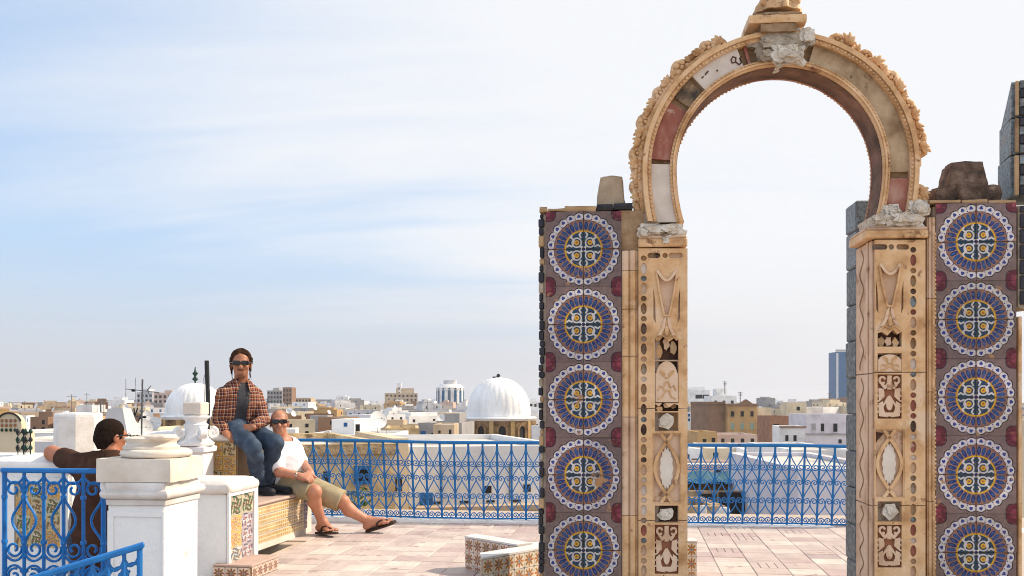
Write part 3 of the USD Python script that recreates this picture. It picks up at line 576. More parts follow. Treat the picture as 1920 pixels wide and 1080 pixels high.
# carved jambs
def shard(cx, cy, rx, ry):
    a = np.sort([2 * PI * (k + rng.uniform(-.4, .4)) / 13 for k in range(13)]); r_ = [rng.uniform(.68, 1.1) for _ in a]
    return Polygon([(cx + rx * q * math.cos(t), cy + ry * q * math.sin(t)) for t, q in zip(a, r_)]).buffer(0)
def jamb(px0, px1, top, cuts, cxp, mir, els, S):
    W0 = 1200
    def J(x): return cxp + mir * x * S              # x: distance in photo widths from the middle of the carved strip
    outer = sbox(px0, top, px1, 1290); holes, disc = [], []
    y = top + 14; k = 0
    while y < 1170:                                  # the row of round and oval sockets
        oval = k % 2; hh = (10.5 if oval else 5.2) * S; c = affinity.scale(Point(0, 0).buffer(1, 10), 5.6 * S, hh); y += hh
        c = affinity.translate(c, J(-43), y); holes.append(c); disc.append(c); y += hh + 3.2 * S; k += 1
    for x, hw in ((-24, 12), (-3, 5), (17, 13)):
        c = affinity.translate(LineString([(-hw + 5, 0), (hw - 5 + .01, 0)]).buffer(5 * S, 8), J(x), top + 14); holes.append(c); disc.append(c)
    rec = []                                         # (polygon, back depth, material)
    ridges, raised = [], []
    for e in els:
        kind, y0, y1 = e[:3]; m = (y0 + y1) / 2; h = y1 - y0
        if kind == 'shield':
            sh = Polygon([(J(-17), y0)] + [(J(-17 + 34 * t), y0 + 16 * math.sin(t * PI) ** .8) for t in np.linspace(0, 1, 13)] + [(J(12), y0 + h * .45), (J(3), y1), (J(-3), y1), (J(-12), y0 + h * .45)])
            holes.append(sh); rec.append((sh.buffer(2), -.006, 'pale_marble'))
            raised.append((sh.buffer(3.6 * S).difference(sh.buffer(.3)), -.031, -.0225, 'warm_marble'))
            raised.append((LineString([(J(-17 + 34 * t), y0 - 3 + 17 * math.sin(t * PI)) for t in np.linspace(0, 1, 13)]).buffer(2.4 * S), -.036, -.0315, 'pale_marble'))
            for s_ in (-1, 1):
                lf = Polygon([(J(s_ * 25), y0 + h * .35), (J(s_ * 21.5), y0 + h * .7), (J(s_ * 20.5), y1 + 16), (J(s_ * 25), y1 + 6)]); holes.append(lf); rec.append((lf.buffer(2), .000, 'pale_marble'))
                raised.append((Polygon([(J(s_ * 1), y1 + 2), (J(s_ * 6), y1 + 10), (J(s_ * 10), y1 + 26), (J(s_ * 18), y1 + 40), (J(s_ * 10), y1 + 38), (J(s_ * 3), y1 + 24)]), -.029, -.0225, 'pale_marble'))
            raised.append((affinity.translate(affinity.scale(Point(0, 0).buffer(1, 8), 3.4 * S, 9 * S), J(0), y1 + 30), -.031, -.0225, 'warm_marble'))
            ridges.append([(J(-20), y1 + 48), (J(-10), y1 + 38), (J(0), y1 + 44), (J(10), y1 + 38), (J(20), y1 + 48)])
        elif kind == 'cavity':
            cv = Polygon([(J(-22), y0), (J(-14), y0 + 5), (J(-6), y0 - 4), (J(4), y0 + 7), (J(14), y0), (J(22), y0 + 3), (J(22), y1), (J(-22), y1)]); holes.append(cv); rec.append((cv.buffer(3), .03, 'cavity'))
            
            for q in range(3): raised.append((shard(J(-13 + 13 * q), m + h * rng.uniform(-.3, .3), 6.5 * S, h * .36), rng.uniform(-.008, .012), .029, ('warm_marble', 'pale_marble', 'ochre_brick')[q]))
        elif kind == 'mask':
            pg = unary_union([sbox(J(-21) if mir > 0 else J(21), y0 + h * .3, J(21) if mir > 0 else J(-21), y1), affinity.translate(affinity.scale(Point(0, 0).buffer(1, 12), 20 * S, h * .36), J(0), y0 + h * .38)])
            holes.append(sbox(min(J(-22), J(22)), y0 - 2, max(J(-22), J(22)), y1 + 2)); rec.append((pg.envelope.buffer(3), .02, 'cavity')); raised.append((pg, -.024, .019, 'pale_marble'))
            for s_ in (-1, 1):
                ridges.append([(J(s_ * (3 + 7 * (1 - math.cos(a)) / 2 + 5 * math.sin(a))), y0 + h * .34 - 7 * math.sin(a * .9)) for a in np.linspace(0, 5, 9)])
                ridges.append([(J(s_ * 2), y0 + h * .5), (J(s_ * 7), y0 + h * .66), (J(s_ * 13), y0 + h * .60), (J(s_ * 17), y0 + h * .72)])
                ridges.append([(J(s_ * 3), y1 - h * .28), (J(s_ * 9), y1 - h * .12), (J(s_ * 17), y1 - h * .08)])
            ridges.append([(J(-7), y1 - h * .3), (J(8), y1 - h * .26)])
        elif kind == 'mortar':
            raised.append((shard(J(-1), m, 17 * S, h * .44), -.014, .019, 'mortar')); raised.append((shard(J(-4), m - 2, 10 * S, h * .28), -.021, -.0145, 'mortar'))
            hb = sbox(min(J(-22), J(22)), y0, max(J(-22), J(22)), y1); holes.append(hb); rec.append((hb.buffer(2), .02, e[3] if len(e) > 3 else 'ochre_brick'))
        elif kind == 'vesica':
            hb = sbox(min(J(-27), J(27)), y0, max(J(-27), J(27)), y1); holes.append(hb); rec.append((hb.buffer(2), -.002, 'pale_marble'))
            t = np.linspace(-1.28, 1.28, 27)
            for s_ in (-1, 1):
                raised.append((LineString([(J(s_ * 22 * math.cos(a * 1.57)), m + a * h * .375) for a in t]).buffer(2.9 * S), -.022, -.003, 'warm_marble'))
            raised.append((affinity.translate(affinity.scale(star(0, 0, 1, 14, .16), 11 * S, h * .26), J(0), m), -.012, -.003, 'cream_stone'))
            raised.append((hb.difference(hb.buffer(-2.4)), -.018, -.003, 'warm_marble'))
            if len(e) > 3: raised.append((Polygon([(J(e[3] * 26), y0 + 3), (J(e[3] * 26), y0 + 34), (J(e[3] * 19), y0 + 22), (J(e[3] * 6), y0 + 6)]).buffer(-1.5), -.004, -.0025, 'cavity'))
        elif kind == 'fleur':
            hb = sbox(min(J(-22), J(22)), y0, max(J(-22), J(22)), y1); holes.append(hb); rec.append((hb.buffer(2), -.004, 'red_inlay'))
            F_ = [sbox(min(J(-4), J(4)), y0 + 2, max(J(-4), J(4)), y0 + h * .34), affinity.translate(affinity.scale(Point(0, 0).buffer(1, 10), 6 * S, h * .15), J(0), y0 + h * .66)]
            for s_ in (-1, 1):
                F_ += [LineString([(J(s_ * (13 + 5 * math.cos(a))), y0 + h * .13 + 6 * math.sin(a)) for a in np.linspace(-2.6, 2.2, 12)]).buffer(2.0 * S), LineString([(J(s_ * 3), y0 + h * .22), (J(s_ * 8), y0 + h * .30), (J(s_ * 13), y0 + h * .22)]).buffer(2.6 * S),
                       Polygon([(J(s_ * 10), y0 + h * .33), (J(s_ * 20), y0 + h * .30), (J(s_ * 19), y0 + h * .62), (J(s_ * 9), y0 + h * .50)]), Polygon([(J(s_ * 12), y0 + h * .60), (J(s_ * 20), y0 + h * .66), (J(s_ * 19), y0 + h * .94), (J(s_ * 3), y0 + h * .97), (J(s_ * 10), y0 + h * .8)]),
                       LineString([(J(s_ * 1), y0 + h * .50), (J(s_ * 6), y0 + h * .60), (J(s_ * 13), y0 + h * .74)]).buffer(1.7 * S)]
            F_.append(sbox(min(J(-16), J(16)), y0 + h * .86, max(J(-16), J(16)), y0 + h * .95)); raised.append((unary_union(F_), -.018, -.0045, 'pale_marble'))
            for s_ in (-1, 1):
                for q in range(5): raised.append((Point(J(s_ * 21), y0 + h * (.36 + .12 * q)).buffer(1.9 * S, 4), -.018, -.0045, 'pale_marble'))
    face_ = outer.difference(unary_union(holes))
    yy = [top] + cuts + [1290]
    for a, b in zip(yy[:-1], yy[1:]):
        pg = pxpoly(face_.intersection(sbox(px0, a + .7, px1, b - .7)), -.02); part(ar, 'jamb_block', G().plate(pg.intersection(sbox(-9, 0, 9, 9)), -.022, -.0005), 'warm_marble')
        q0, q1 = wl(px0, b - .7, -.02), wl(px1, a + .7, -.02); part(ar, 'jamb_core', G().cbox(q0[0] + .001, q1[0] - .001, .036, .30, max(0, q0[1]), q1[1], .003), 'pale_marble')
        bk = pxpoly(outer.difference(unary_union([r[0].buffer(-2.5) for r in rec if r[1] > -.0001] or [Point(0, 0)])).intersection(sbox(px0, a + .7, px1, b - .7)), -.02)
        part(ar, 'jamb_backing', G().plate(bk.intersection(sbox(-9, 0, 9, 9)), .0005, .0355), 'pale_marble')
    pal = ['brown_stone', 'mortar_grey', 'red_marble', 'white_marble', 'blue_stone_light', 'pale_marble', 'brown_stone', 'ochre_brick', 'dark_stone', 'pale_marble', 'pale_marble']
    for c in disc:
        m_ = pal[rng.randrange(len(pal))] ; dp = -.012 if m_ in ('blue_stone_light', 'red_marble', 'white_marble', 'dark_stone') else -.006
        part(ar, 'socket_inlay', G().plate(pxpoly(c.buffer(.25), -.02).intersection(sbox(-9, 0.01, 9, 9)), dp, .0003), m_)
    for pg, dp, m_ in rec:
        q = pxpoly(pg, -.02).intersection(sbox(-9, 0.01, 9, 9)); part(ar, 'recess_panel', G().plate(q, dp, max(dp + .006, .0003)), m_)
    for pg, d0, d1, m_ in raised:
        part(ar, 'carved_relief', G().plate(pxpoly(pg, -.02).intersection(sbox(-9, 0.01, 9, 9)), d0, d1), m_)
    for r_ in ridges:
        part(ar, 'carved_rib', G().tube([(*[wl(a, b, -.02)[0]], -.023, wl(a, b, -.02)[1]) for a, b in r_], (.0072 if len(r_) == 5 else .0055), 6), 'warm_marble', 60)
jamb(1197, 1289, 465, [766, 976], 1250, 1, [('shield', 512, 590), ('cavity', 634, 674), ('mask', 676, 754), ('cavity', 757, 771), ('mortar', 773, 808), ('vesica', 812, 944), ('mortar', 948, 980, 'cavity'), ('fleur', 984, 1076), ('cavity', 1082, 1110)], 1.0)
jamb(1641, 1735, 449, [698, 948], 1668, -1, [('shield', 500, 572), ('cavity', 622, 650), ('mask', 664, 697), ('fleur', 702, 785), ('vesica', 805, 934, 1), ('mortar', 940, 978, 'mortar_grey'), ('fleur', 984, 1064)], 1.03)
# side of the right jamb, facing the opening, with its engraved border
ul = wl(1641, 700, -.02)[0]
rv = [( .03, .30)]
for a, b in ((449, 700), (700, 950), (950, 1300)):
    za, zb = max(0, wl(1641, b, -.02)[1]), wl(1641, a, -.02)[1]
    part(ar, 'reveal_slab', G().cbox(ul - .012, ul - .001, .01, .31, za + .002, zb - .002, .003), 'pale_marble')
    part(ar, 'reveal_fillet', G().cbox(ul - .019, ul - .0125, .06, .085, za + .002, zb - .002, .003), 'pale_marble')
    pts = [(ul - .0135, .19 + .035 * math.sin(t * 2.2), za + (zb - za) * t / 12) for t in np.linspace(.4, 11.6, 50)]; part(ar, 'engraved_border', G().tube(pts, .0032, 5), 'brown_stone')
# ------------------------------------------------------------------ terrace
TA = 7.0; TR = rotz(-TA)
def spread(c, k): return [tuple(np.clip(np.array(c) * q, 0, .9)) for q in (1 - k, 1, 1 + k)]
for i, c in enumerate(((.50, .40, .355), (.57, .475, .415), (.46, .345, .315), (.61, .53, .46), (.41, .32, .295))):
    mat(f'slab_{"abcde"[i]}', spread(c, .12), 9, .55, .15, 50, .004, stretch=(1, .35, 1), spots=[((.31, .185, .15), 6, .60), ((.20, .14, .11), 15, .68)])
mat('plaster_floor', [(.45, .38, .33), (.55, .48, .42)], 5, .9)
mat('bench_top', [(.40, .27, .22), (.52, .38, .31)], 9, .6, .2, 50, .004)
te = thing('terrace', None, None, (0, 0, 0), -TA, kind='structure')
part(te, 'bed', G().slab(Polygon([(-2.62, -4), (9, -4), (9, 10.0), (-5.2, 10.0), (-5.2, 7.45), (-2.62, 7.45)]), -.30, -.012), 'grout')
part(te, 'landing', G().slab(sbox(-9, -4, -2.63, 7.44), -1.10, -.90), 'plaster_floor')
for k in range(5): part(te, 'step', G().cbox(-3.2 - .27 * k, -2.932 - .27 * k, 4.62, 5.6, -.9, -.30 - .12 * k, .008), 'plaster_floor')
part(te, 'building_body', G().box(-9, 9, -4, 9.1, -9.5, -1.1), 'plaster_floor')
rest = []; r_ = random.Random(11); S_ = .222; k = 0
for j in range(20):
    for i in range(24):
        x0, y0 = -3.00 + i * S_, 5.15 + j * S_
        x, y = TR[0, 0] * x0 + TR[0, 1] * y0, TR[1, 0] * x0 + TR[1, 1] * y0
        px_ = CX + x / y * FPX
        if y > 9.0 or not (450 < px_ < 1640) or x0 < -2.61 and y0 < 7.44 or x0 > 2.05: continue
        g = G(); gap = .0022; z1 = r_.uniform(-.002, .0015); q = r_.random(); c = 'abcde'[min(4, int(abs(r_.gauss(0, 1.6))))]
        if q < .22:
            for s_ in range(4): g.cbox(x0 + gap, x0 + S_ - gap, y0 + gap + s_ * S_ / 4, y0 + (s_ + 1) * S_ / 4 - gap, -.011, z1 + r_.uniform(-.001, .001), .002)
        elif q < .36:
            for s_ in range(4): g.cbox(x0 + gap + s_ * S_ / 4, x0 + (s_ + 1) * S_ / 4 - gap, y0 + gap, y0 + S_ - gap, -.011, z1 + r_.uniform(-.001, .001), .002)
        else: g.cbox(x0 + gap, x0 + S_ - gap, y0 + gap, y0 + S_ - gap, -.011, z1, .003)
        if 1030 < px_ < 1270: rest.append(g)          # behind the left pillar: joined
        else: part(te, 'slab', g, 'slab_' + c); k += 1
field = G()
for g in rest: field.add(*g.tri())
part(te, 'paving', field, 'slab_b', kind='stuff')
# printed tiles
def printed(layers, clip):
    return [(v, f, c) for pl, c in paint([(p, c) for p, c in layers], clip) for g in getattr(pl, 'geoms', [pl]) if g.geom_type == 'Polygon' and g.area > 1e-6 for v, f in [trimesh.creation.triangulate_polygon(g, engine='earcut')]]
UNIT = sbox(-.5, -.5, .5, .5)
def petal(a, r0, r1, w):
    m = (r0 + r1) / 2; return affinity.rotate(affinity.translate(affinity.scale(Point(0, 0).buffer(1, 6), (r1 - r0) / 2, w), m, 0), a, use_radians=True, origin=(0, 0))
def flower(bg, p1, p2, ctr):
    L = [(UNIT, bg)]
    for k in range(8): L.append((petal(k * PI / 4, .10, .46 if k % 2 == 0 else .50, .085), p1 if k % 2 == 0 else p2))
    for k in range(8): L.append((petal(k * PI / 4, .12, .26, .04), tuple(np.array(p1) * .55)))
    L += [(star(0, 0, .10, 8, .2), ctr)]
    for sx in (-1, 1):
        for sy in (-1, 1): L.append((Point(.5 * sx, .5 * sy).buffer(.07, 3), ctr))
    return printed(L, UNIT)
def lattice(bg, a, b):
    L = [(UNIT, bg)]
    for x in (-.24, .24):
        for z in (-.24, .24): L += [(sbox(x - .19, z - .19, x + .19, z + .19), b), (sbox(x - .11, z - .11, x + .11, z + .11), a), (Point(x, z).buffer(.05, 2), bg)]
    return printed(L, UNIT)
def arabesque(bg, a, b, c, seed):
    r_ = random.Random(seed); L = [(UNIT, bg)]
    for k in range(4):
        th = k * PI / 2 + r_.uniform(-.2, .2); pts = [((.08 + .42 * t) * math.cos(th + 2.2 * t), (.08 + .42 * t) * math.sin(th + 2.2 * t)) for t in np.linspace(0, 1, 9)]
        L += [(LineString(pts).buffer(.055), (.06, .05, .06)), (LineString(pts).buffer(.035), a)]
        L += [(petal(th + .9, .14, .44, .07), b), (petal(th + 1.5, .2, .42, .05), c), (Point(.36 * math.cos(th + .3), .36 * math.sin(th + .3)).buffer(.06, 4), c)]
    L += [(star(0, 0, .12, 6, .3), c), (Point(0, 0).buffer(.06, 4), bg)]
    return printed(L, UNIT)
def print_tile(pat, w, h, y=0.0, tint=1.0):
    g = G()
    for v, f, c in pat: g.add(np.stack([v[:, 0] * w, np.full(len(v), y), v[:, 1] * h], 1), f, np.array(c) * tint)
    g.box(-w / 2, w / 2, y + .0015, y + .012, -h / 2, h / 2, (.4, .27, .18)); return g
CRM = (.70, .62, .50)
P_or = flower(CRM, (.50, .16, .03), (.36, .19, .04), (.20, .21, .24)); P_br = flower((.62, .50, .42), (.26, .085, .03), (.22, .10, .03), (.17, .16, .17)); P_ye = flower((.72, .65, .5), (.62, .38, .06), (.55, .33, .06), (.4, .3, .2))
P_gr = lattice((.72, .64, .47), (.34, .15, .04), (.56, .36, .10)); P_pu = lattice((.40, .30, .30), (.12, .08, .13), (.15, .10, .10))
P_a = [arabesque((.55, .50, .34), (.08, .17, .07), (.10, .14, .05), (.17, .08, .03), 1), arabesque((.66, .40, .12), (.60, .52, .40), (.50, .22, .06), (.34, .20, .10), 2), arabesque((.40, .35, .38), (.10, .07, .16), (.34, .16, .14), (.62, .58, .55), 3),
       arabesque((.60, .56, .50), (.16, .10, .20), (.20, .16, .10), (.08, .16, .18), 4), arabesque((.62, .44, .20), (.14, .20, .10), (.55, .48, .33), (.24, .10, .06), 5)]
def facing(g, ang, t):      # turns a tile that faces -y by ang degrees about z and moves it
    return g.xf(rotz(ang), t)
# ------------------------------------------------------------------ low tiled kerb walls behind the left pillar
kb = thing('tiled_planter', 'low planter walls of orange star flower tiles on the terrace floor behind the left pillar', 'planter', (.1, 6.1, 0))
def kerb(A, B, h, th, pat, sz=.0875, mitre=0.0):
    A, B = np.array(A) - [.1, 6.1], np.array(B) - [.1, 6.1]; d = B - A; L_ = np.linalg.norm(d); an = math.degrees(math.atan2(d[1], d[0])); R = rotz(an); o = np.array([A[0], A[1], 0])
    part(kb, 'kerb_wall', G().slab(Polygon([(0, .012), (L_, .012), (L_, th), (mitre, th)]), 0, h - .012).xf(R, o), 'grout'); part(kb, 'kerb_cap', G().slab(Polygon([(-.004, .0), (L_ + .004, .0), (L_ + .004, th + .004), (mitre, th + .004)]), h - .0115, h).xf(R, o), 'old_whitewash')
    n = int(L_ / sz) + 1
    for i in range(n):
        for j in range(3):
            w = min(sz, L_ - i * sz); z1 = h - .013 - j * sz; hh = min(sz, z1)
            if w < .02 or hh < .02: continue
            part(kb, 'tile', print_tile(pat, w - .002, hh - .002, rng.uniform(-.001, .001), rng.uniform(.85, 1.1)).xf(t=(i * sz + w / 2, 0, z1 - hh / 2)).xf(R, o), 'tile_glaze')
kerb((-.307, 6.50), (.03, 6.11), .22, .12, P_br, mitre=-.05); kerb((-.165, 5.60), (.60, 6.43), .22, .13, P_or, mitre=.115); kerb((.10, 6.36), (.70, 6.36), .185, .10, P_ye); kerb((.66, 6.27), (1.165, 6.27), .22, .12, P_or)
# ------------------------------------------------------------------ blue iron railing along the far edge
def spiral(cx, cz, r0, a0, turns, n=14, s=1):
    t = np.linspace(0, 1, n); r = r0 * (1 - .78 * t); a = a0 + s * turns * 2 * PI * t
    return np.stack([cx + r * np.cos(a), cz + r * np.sin(a)], 1)
def bez(*p, n=10):
    p = [np.array(q, float) for q in p]; t = np.linspace(0, 1, n)[:, None]
    return (1 - t) ** 3 * p[0] + 3 * t * (1 - t) ** 2 * p[1] + 3 * t * t * (1 - t) * p[2] + t ** 3 * p[3]
def t3(c, y=0.0): return np.stack([c[:, 0], np.full(len(c), y), c[:, 1]], 1)
H_R = .69; BW = .1275
def bay_curves():
    C = []
    def spiral(cx, cz, r0, a0, turns, n=14):
        t = np.linspace(0, 1, n); r = r0 * (1 - .75 * t); a = a0 + turns * 2 * PI * t
        return np.stack([cx + r * np.cos(a) / .1275, cz + r * np.sin(a)], 1)
    for m in (0, 1):
        f = (lambda c: c) if m == 0 else (lambda c: np.stack([1 - c[:, 0], c[:, 1]], 1))
        A = np.vstack([bez((.03, .66), (.05, .58), (.34, .555), (.52, .505)), bez((.52, .505), (.58, .485), (.64, .483), (.76, .483), n=6)[1:], spiral(.76, .510, .027, -PI / 2, 1.15)[1:]]); A[:, 0] = np.where(A[:, 1] < 9, A[:, 0], A[:, 0])
        C.append(f(A)); C.append(f(bez((.5, .49), (.62, .45), (.94, .42), (.985, .355))))
        C.append(f(np.vstack([spiral(.24, .372, .021, PI * .5, 1.0, 10)[::-1], bez((.24, .393), (.36, .400), (.46, .385), (.52, .355), n=7)[1:], bez((.52, .355), (.66, .31), (.94, .28), (.985, .215))[1:]])))
        C.append(f(np.vstack([spiral(.25, .208, .026, PI * .5, 1.1, 11)[::-1], bez((.25, .234), (.38, .245), (.47, .22), (.52, .17), n=7)[1:], bez((.52, .17), (.66, .12), (.94, .11), (.985, .06))[1:]])))
        C.append(f(np.vstack([spiral(.25, .042, .021, PI * .5, 1.0, 9)[::-1], bez((.25, .063), (.4, .068), (.5, .04), (.7, .012), n=7)[1:]])))
    return C
BAY = bay_curves()
def squeeze(c, w):   # the curves are drawn in bays of width 1 and heights in metres; a spiral keeps its shape
    return c
A_, B_ = np.array([(545 - CX) / FPX * 9.25, 9.25, .035]), np.array([(1645 - CX) / FPX * 8.75, 8.75, -.005]); LR = np.linalg.norm((B_ - A_)[:2]); ANR = math.degrees(math.atan2(B_[1] - A_[1], B_[0] - A_[0])); NB = int(round(LR / BW)); BW = LR / NB
rl = thing('blue_railing', 'long blue scrollwork iron railing along the far edge of the terrace', 'railing', A_, ANR)
def bend(g):
    for i, v in enumerate(g.v):
        s_ = v[:, 0] / LR; lean = .095 * np.clip(1 - s_ / .42, -.45, 1); v = v.copy(); v[:, 2] += (B_[2] - A_[2]) * s_ + .004 * np.sin(v[:, 0] * 3.1); v[:, 0] -= lean * (v[:, 2] - .1); v[:, 1] += .012 * np.sin(v[:, 0] * 2.3) * v[:, 2]; g.v[i] = v
    return g
xs = np.linspace(0, LR, 60)
part(rl, 'top_rail', bend(G().tube(np.stack([xs, 0 * xs, 0 * xs + H_R + .012], 1), .016, 8)), 'blue_paint', 50)
part(rl, 'bottom_rail', bend(G().tube(np.stack([xs, 0 * xs, 0 * xs + .012], 1), .010, 4)), 'blue_paint', 50)
for k in range(NB + 1): part(rl, 'baluster', bend(G().tube([(k * BW, 0, z_) for z_ in np.linspace(0, H_R, 7)], .0105, 6)), 'blue_paint', 50)
for k in range(NB):
    g = G()
    for c in BAY:
        # spirals are round in metres: x is in bays, so their radius is divided by the bay width
        x = c[:, 0]; g.tube(np.stack([(k + x) * BW, np.full(len(x), rng.uniform(-.002, .002)), c[:, 1]], 1), .0064, 4)
    part(rl, 'scroll_panel', bend(g), 'blue_paint', 60)
dk = B_ - A_
kw = G().slab(Polygon([(-3.2, 9.10), (A_[0], 9.13), (B_[0], 8.63), (5.5, 8.2), (5.5, 8.5), (B_[0], 8.93), (A_[0], 9.42), (-3.2, 9.4)]), -.3, 0)
v, f = kw.tri(); s_ = (v[:, 0] - A_[0]) / (B_[0] - A_[0]); v[:, 2] = np.where(v[:, 2] > -.1, .036 - .038 * np.clip(s_, -.5, 1.6), v[:, 2])
single('kerb', (v, f), 'whitewash', None, None, kind='structure')
# ------------------------------------------------------------------ tiled bench with its step
ben = thing('tiled_bench', 'low masonry bench faced with golden lattice tiles under the seated men', 'bench', (-1.875, 7.26, 0), -9.7)
part(ben, 'body', G().cbox(-.95, -.012, -.30, 1.16, -.01, .325, .006), 'cream_stone')
part(ben, 'seat_slab', G().cbox(-.96, .006, -.31, 1.172, .3255, .350, .008), 'bench_top')
part(ben, 'plinth', G().cbox(-.2, -.006, -.02, 1.02, -.008, .05, .006), 'cream_stone')
for r in range(4):
    for c in range(14):
        sz = .0685; z0 = .322 - (r + 1) * (sz + .0015); y0 = .004 + c * (sz + .0055)
        pat = P_pu if c == 13 else P_gr
        part(ben, 'tile', facing(print_tile(pat, sz + .004, sz - .009, -.0005, rng.uniform(.9, 1.12)), 90, (-.004, y0 + sz / 2, z0 + sz / 2)), 'tile_glaze')
    part(ben, 'tile', facing(print_tile(P_br, .03, .066), 90, (-.004, -.02, .322 - (r + .5) * .07)), 'tile_glaze')
st_ = thing('tiled_step', 'small low step of brown flower tiles at the foot of the white parapet', 'step', (-1.60, 6.12, 0), -9.7)
part(st_, 'body', G().cbox(-.25, -.012, .0, .42, 0, .075, .004), 'cream_stone'); part(st_, 'tread', G().cbox(-.255, .002, -.002, .425, .0755, .09, .003), 'bench_top')
for c in range(5): part(st_, 'tile', facing(print_tile(P_br, .078, .072), 90, (-.0005, .045 + c * .081, .038)), 'tile_glaze')
for c in range(3): part(st_, 'tile', print_tile(P_br, .078, .072).xf(t=(-.21 + c * .081, -.0125, .038)), 'tile_glaze')
# ------------------------------------------------------------------ white masonry on the left
def loft(g, x0, x1, y0, y1, prof, rc=.0):
    """a square block whose outline swells by the offsets of prof = [(offset, z), ...]"""
    n = len(prof); v = []
    for o, z_ in prof:
        c = min(rc, .4 * min(x1 - x0, y1 - y0)); X0, X1, Y0, Y1 = x0 - o, x1 + o, y0 - o, y1 + o
        v += [(X0 + c, Y0, z_), (X1 - c, Y0, z_), (X1, Y0 + c, z_), (X1, Y1 - c, z_), (X1 - c, Y1, z_), (X0 + c, Y1, z_), (X0, Y1 - c, z_), (X0, Y0 + c, z_)]
    q = [[i * 8 + j, i * 8 + (j + 1) % 8, (i + 1) * 8 + (j + 1) % 8, (i + 1) * 8 + j] for i in range(n - 1) for j in range(8)]
    g.add(v, q); e = (n - 1) * 8; g.add(v[e:], [[0, j, j + 1] for j in range(1, 7)]); g.add(v[:8], [[0, j + 1, j] for j in range(1, 7)]); return g
def rnd(o, z0, z1, n=7): return [(o * math.sin(PI * t), z0 + (z1 - z0) * (1 - math.cos(PI * t)) / 2) for t in np.linspace(0, 1, n)]
PC = np.array([(308 - CX) / FPX * 5.41, 5.41, 0.0])
pi_ = thing('white_pier', 'whitewashed square pier with moulded cornice at the left front, carrying a stone column base', 'pier', PC, -TA)
part(pi_, 'shaft', loft(G(), -.325, 0, 0, .42, [(-.004, -1.05), (0, .50), (0, .53)], .006), 'whitewash')
part(pi_, 'cornice', loft(G(), -.325, 0, 0, .42, [(.0, .531), (.010, .533), (.012, .560), (.006, .563)] + [(.012 + a, b) for a, b in rnd(.024, .566, .618)] + [(.012, .622), (.016, .640), (.010, .654), (-.01, .656)], .010), 'old_whitewash', 45)
part(pi_, 'panel_frame', G().plate(sbox(-.325, -1.0, 0, .50).difference(sbox(-.29, -1.2, -.012, .47)), -.006, -.0005), 'whitewash')
part(pi_, 'side_lump', lump(-.385, -.33, .02, .10, .60, .675, .006, 20, .02, 4, .7), 'whitewash', True)
cb = thing('broken_column', 'cream stone column foot with a broken top lying on the front white pier', 'broken column', PC + TR @ np.array([-.165, .19, .6565]), -TA)
v, f = lump(-.225, .205, -.20, .21, 0, .128, .0045, 14, .03, 31, .05); part(cb, 'plinth', (v, f), 'cream_stone', 40)
part(cb, 'torus', G().lathe([(.01, .127), (.16, .127), (.186, .133), (.195, .148), (.190, .165), (.17, .175), (.01, .176)], 40, (.02, .01, 0)), 'cream_stone', 50)
def wob(R, a, z_): return R * (1 + .05 * np.sin(3 * a + 1) * (z_ > .2) + .03 * np.sin(7 * a))
part(cb, 'broken_top', G().lathe([(.01, .175), (.15, .176), (.152, .188), (.135, .200), (.130, .216), (.140, .226), (.143, .236), (.12, .243), (.01, .238)], 48, (-.01, .01, 0), rib=wob), 'cream_stone', 50)
part(cb, 'broken_rim', lump(-.04, .125, -.11, .06, .228, .254, .008, 18, .02, 33, .5), 'cream_stone', True); part(cb, 'broken_rim', lump(-.13, -.03, -.08, .10, .226, .241, .007, 18, .02, 34, .5), 'cream_stone', True)
PO = np.array([-1.77, 6.2, 0.0])
pp = thing('white_parapet', 'whitewashed parapet block with a patchwork tile panel on its right end', 'parapet', PO, -TA)
part(pp, 'body', loft(G(), -.62, 0, 0, .45, [(0, -1.05), (0, .515)], .012), 'whitewash')
part(pp, 'coping', loft(G(), -.62, 0, 0, .45, [(0, .5155)] + [(.008 + a, b) for a, b in rnd(.020, .52, .585, 8)] + [(0, .598), (-.03, .604), (-.2, .606)], .025), 'old_whitewash', 60)
part(pp, 'panel_frame', G().plate(sbox(-.012, -.02, .462, .56).difference(sbox(.012, -.03, .40, .505)), -.016, -.0005).xf(rotz(90)), 'whitewash')
ps = [[0, 0], [1, 2], [1, 2], [3, 2], [3, 3]]
for r, (z1, z0) in enumerate(((.503, .375), (.374, .275), (.274, .175), (.174, .08), (.079, -.02))):
    for c in range(2): part(pp, 'tile', facing(print_tile(P_a[ps[r][c]], .188, z1 - z0, -.006 + rng.uniform(-.001, .001), rng.uniform(.85, 1.1)), 90, (0, .112 + c * .190, (z0 + z1) / 2)), 'tile_glaze')
# perch wall under the man in the plaid shirt
pw = thing('tiled_perch', 'white topped wall end with ochre tile face where the man in plaid sits', 'wall', (-2.20, 7.98, 0), -TA)
part(pw, 'body', loft(G(), -.75, 0, 0, .55, [(0, 0), (0, .775)], .01), 'ochre_brick')
part(pw, 'coping', loft(G(), -.75, 0, 0, .55, [(0, .7755)] + [(.006 + a, b) for a, b in rnd(.016, .78, .84, 7)] + [(-.02, .856), (-.1, .862)], .02), 'whitewash', 60)
for r in range(4):
    for c in range(4): part(pw, 'tile', print_tile(P_a[[4, 1, 1, 4][(r + c) % 4]], .11, .11, -.006).xf(t=(-.065 - c * .113, 0, .712 - r * .113)), 'tile_glaze')
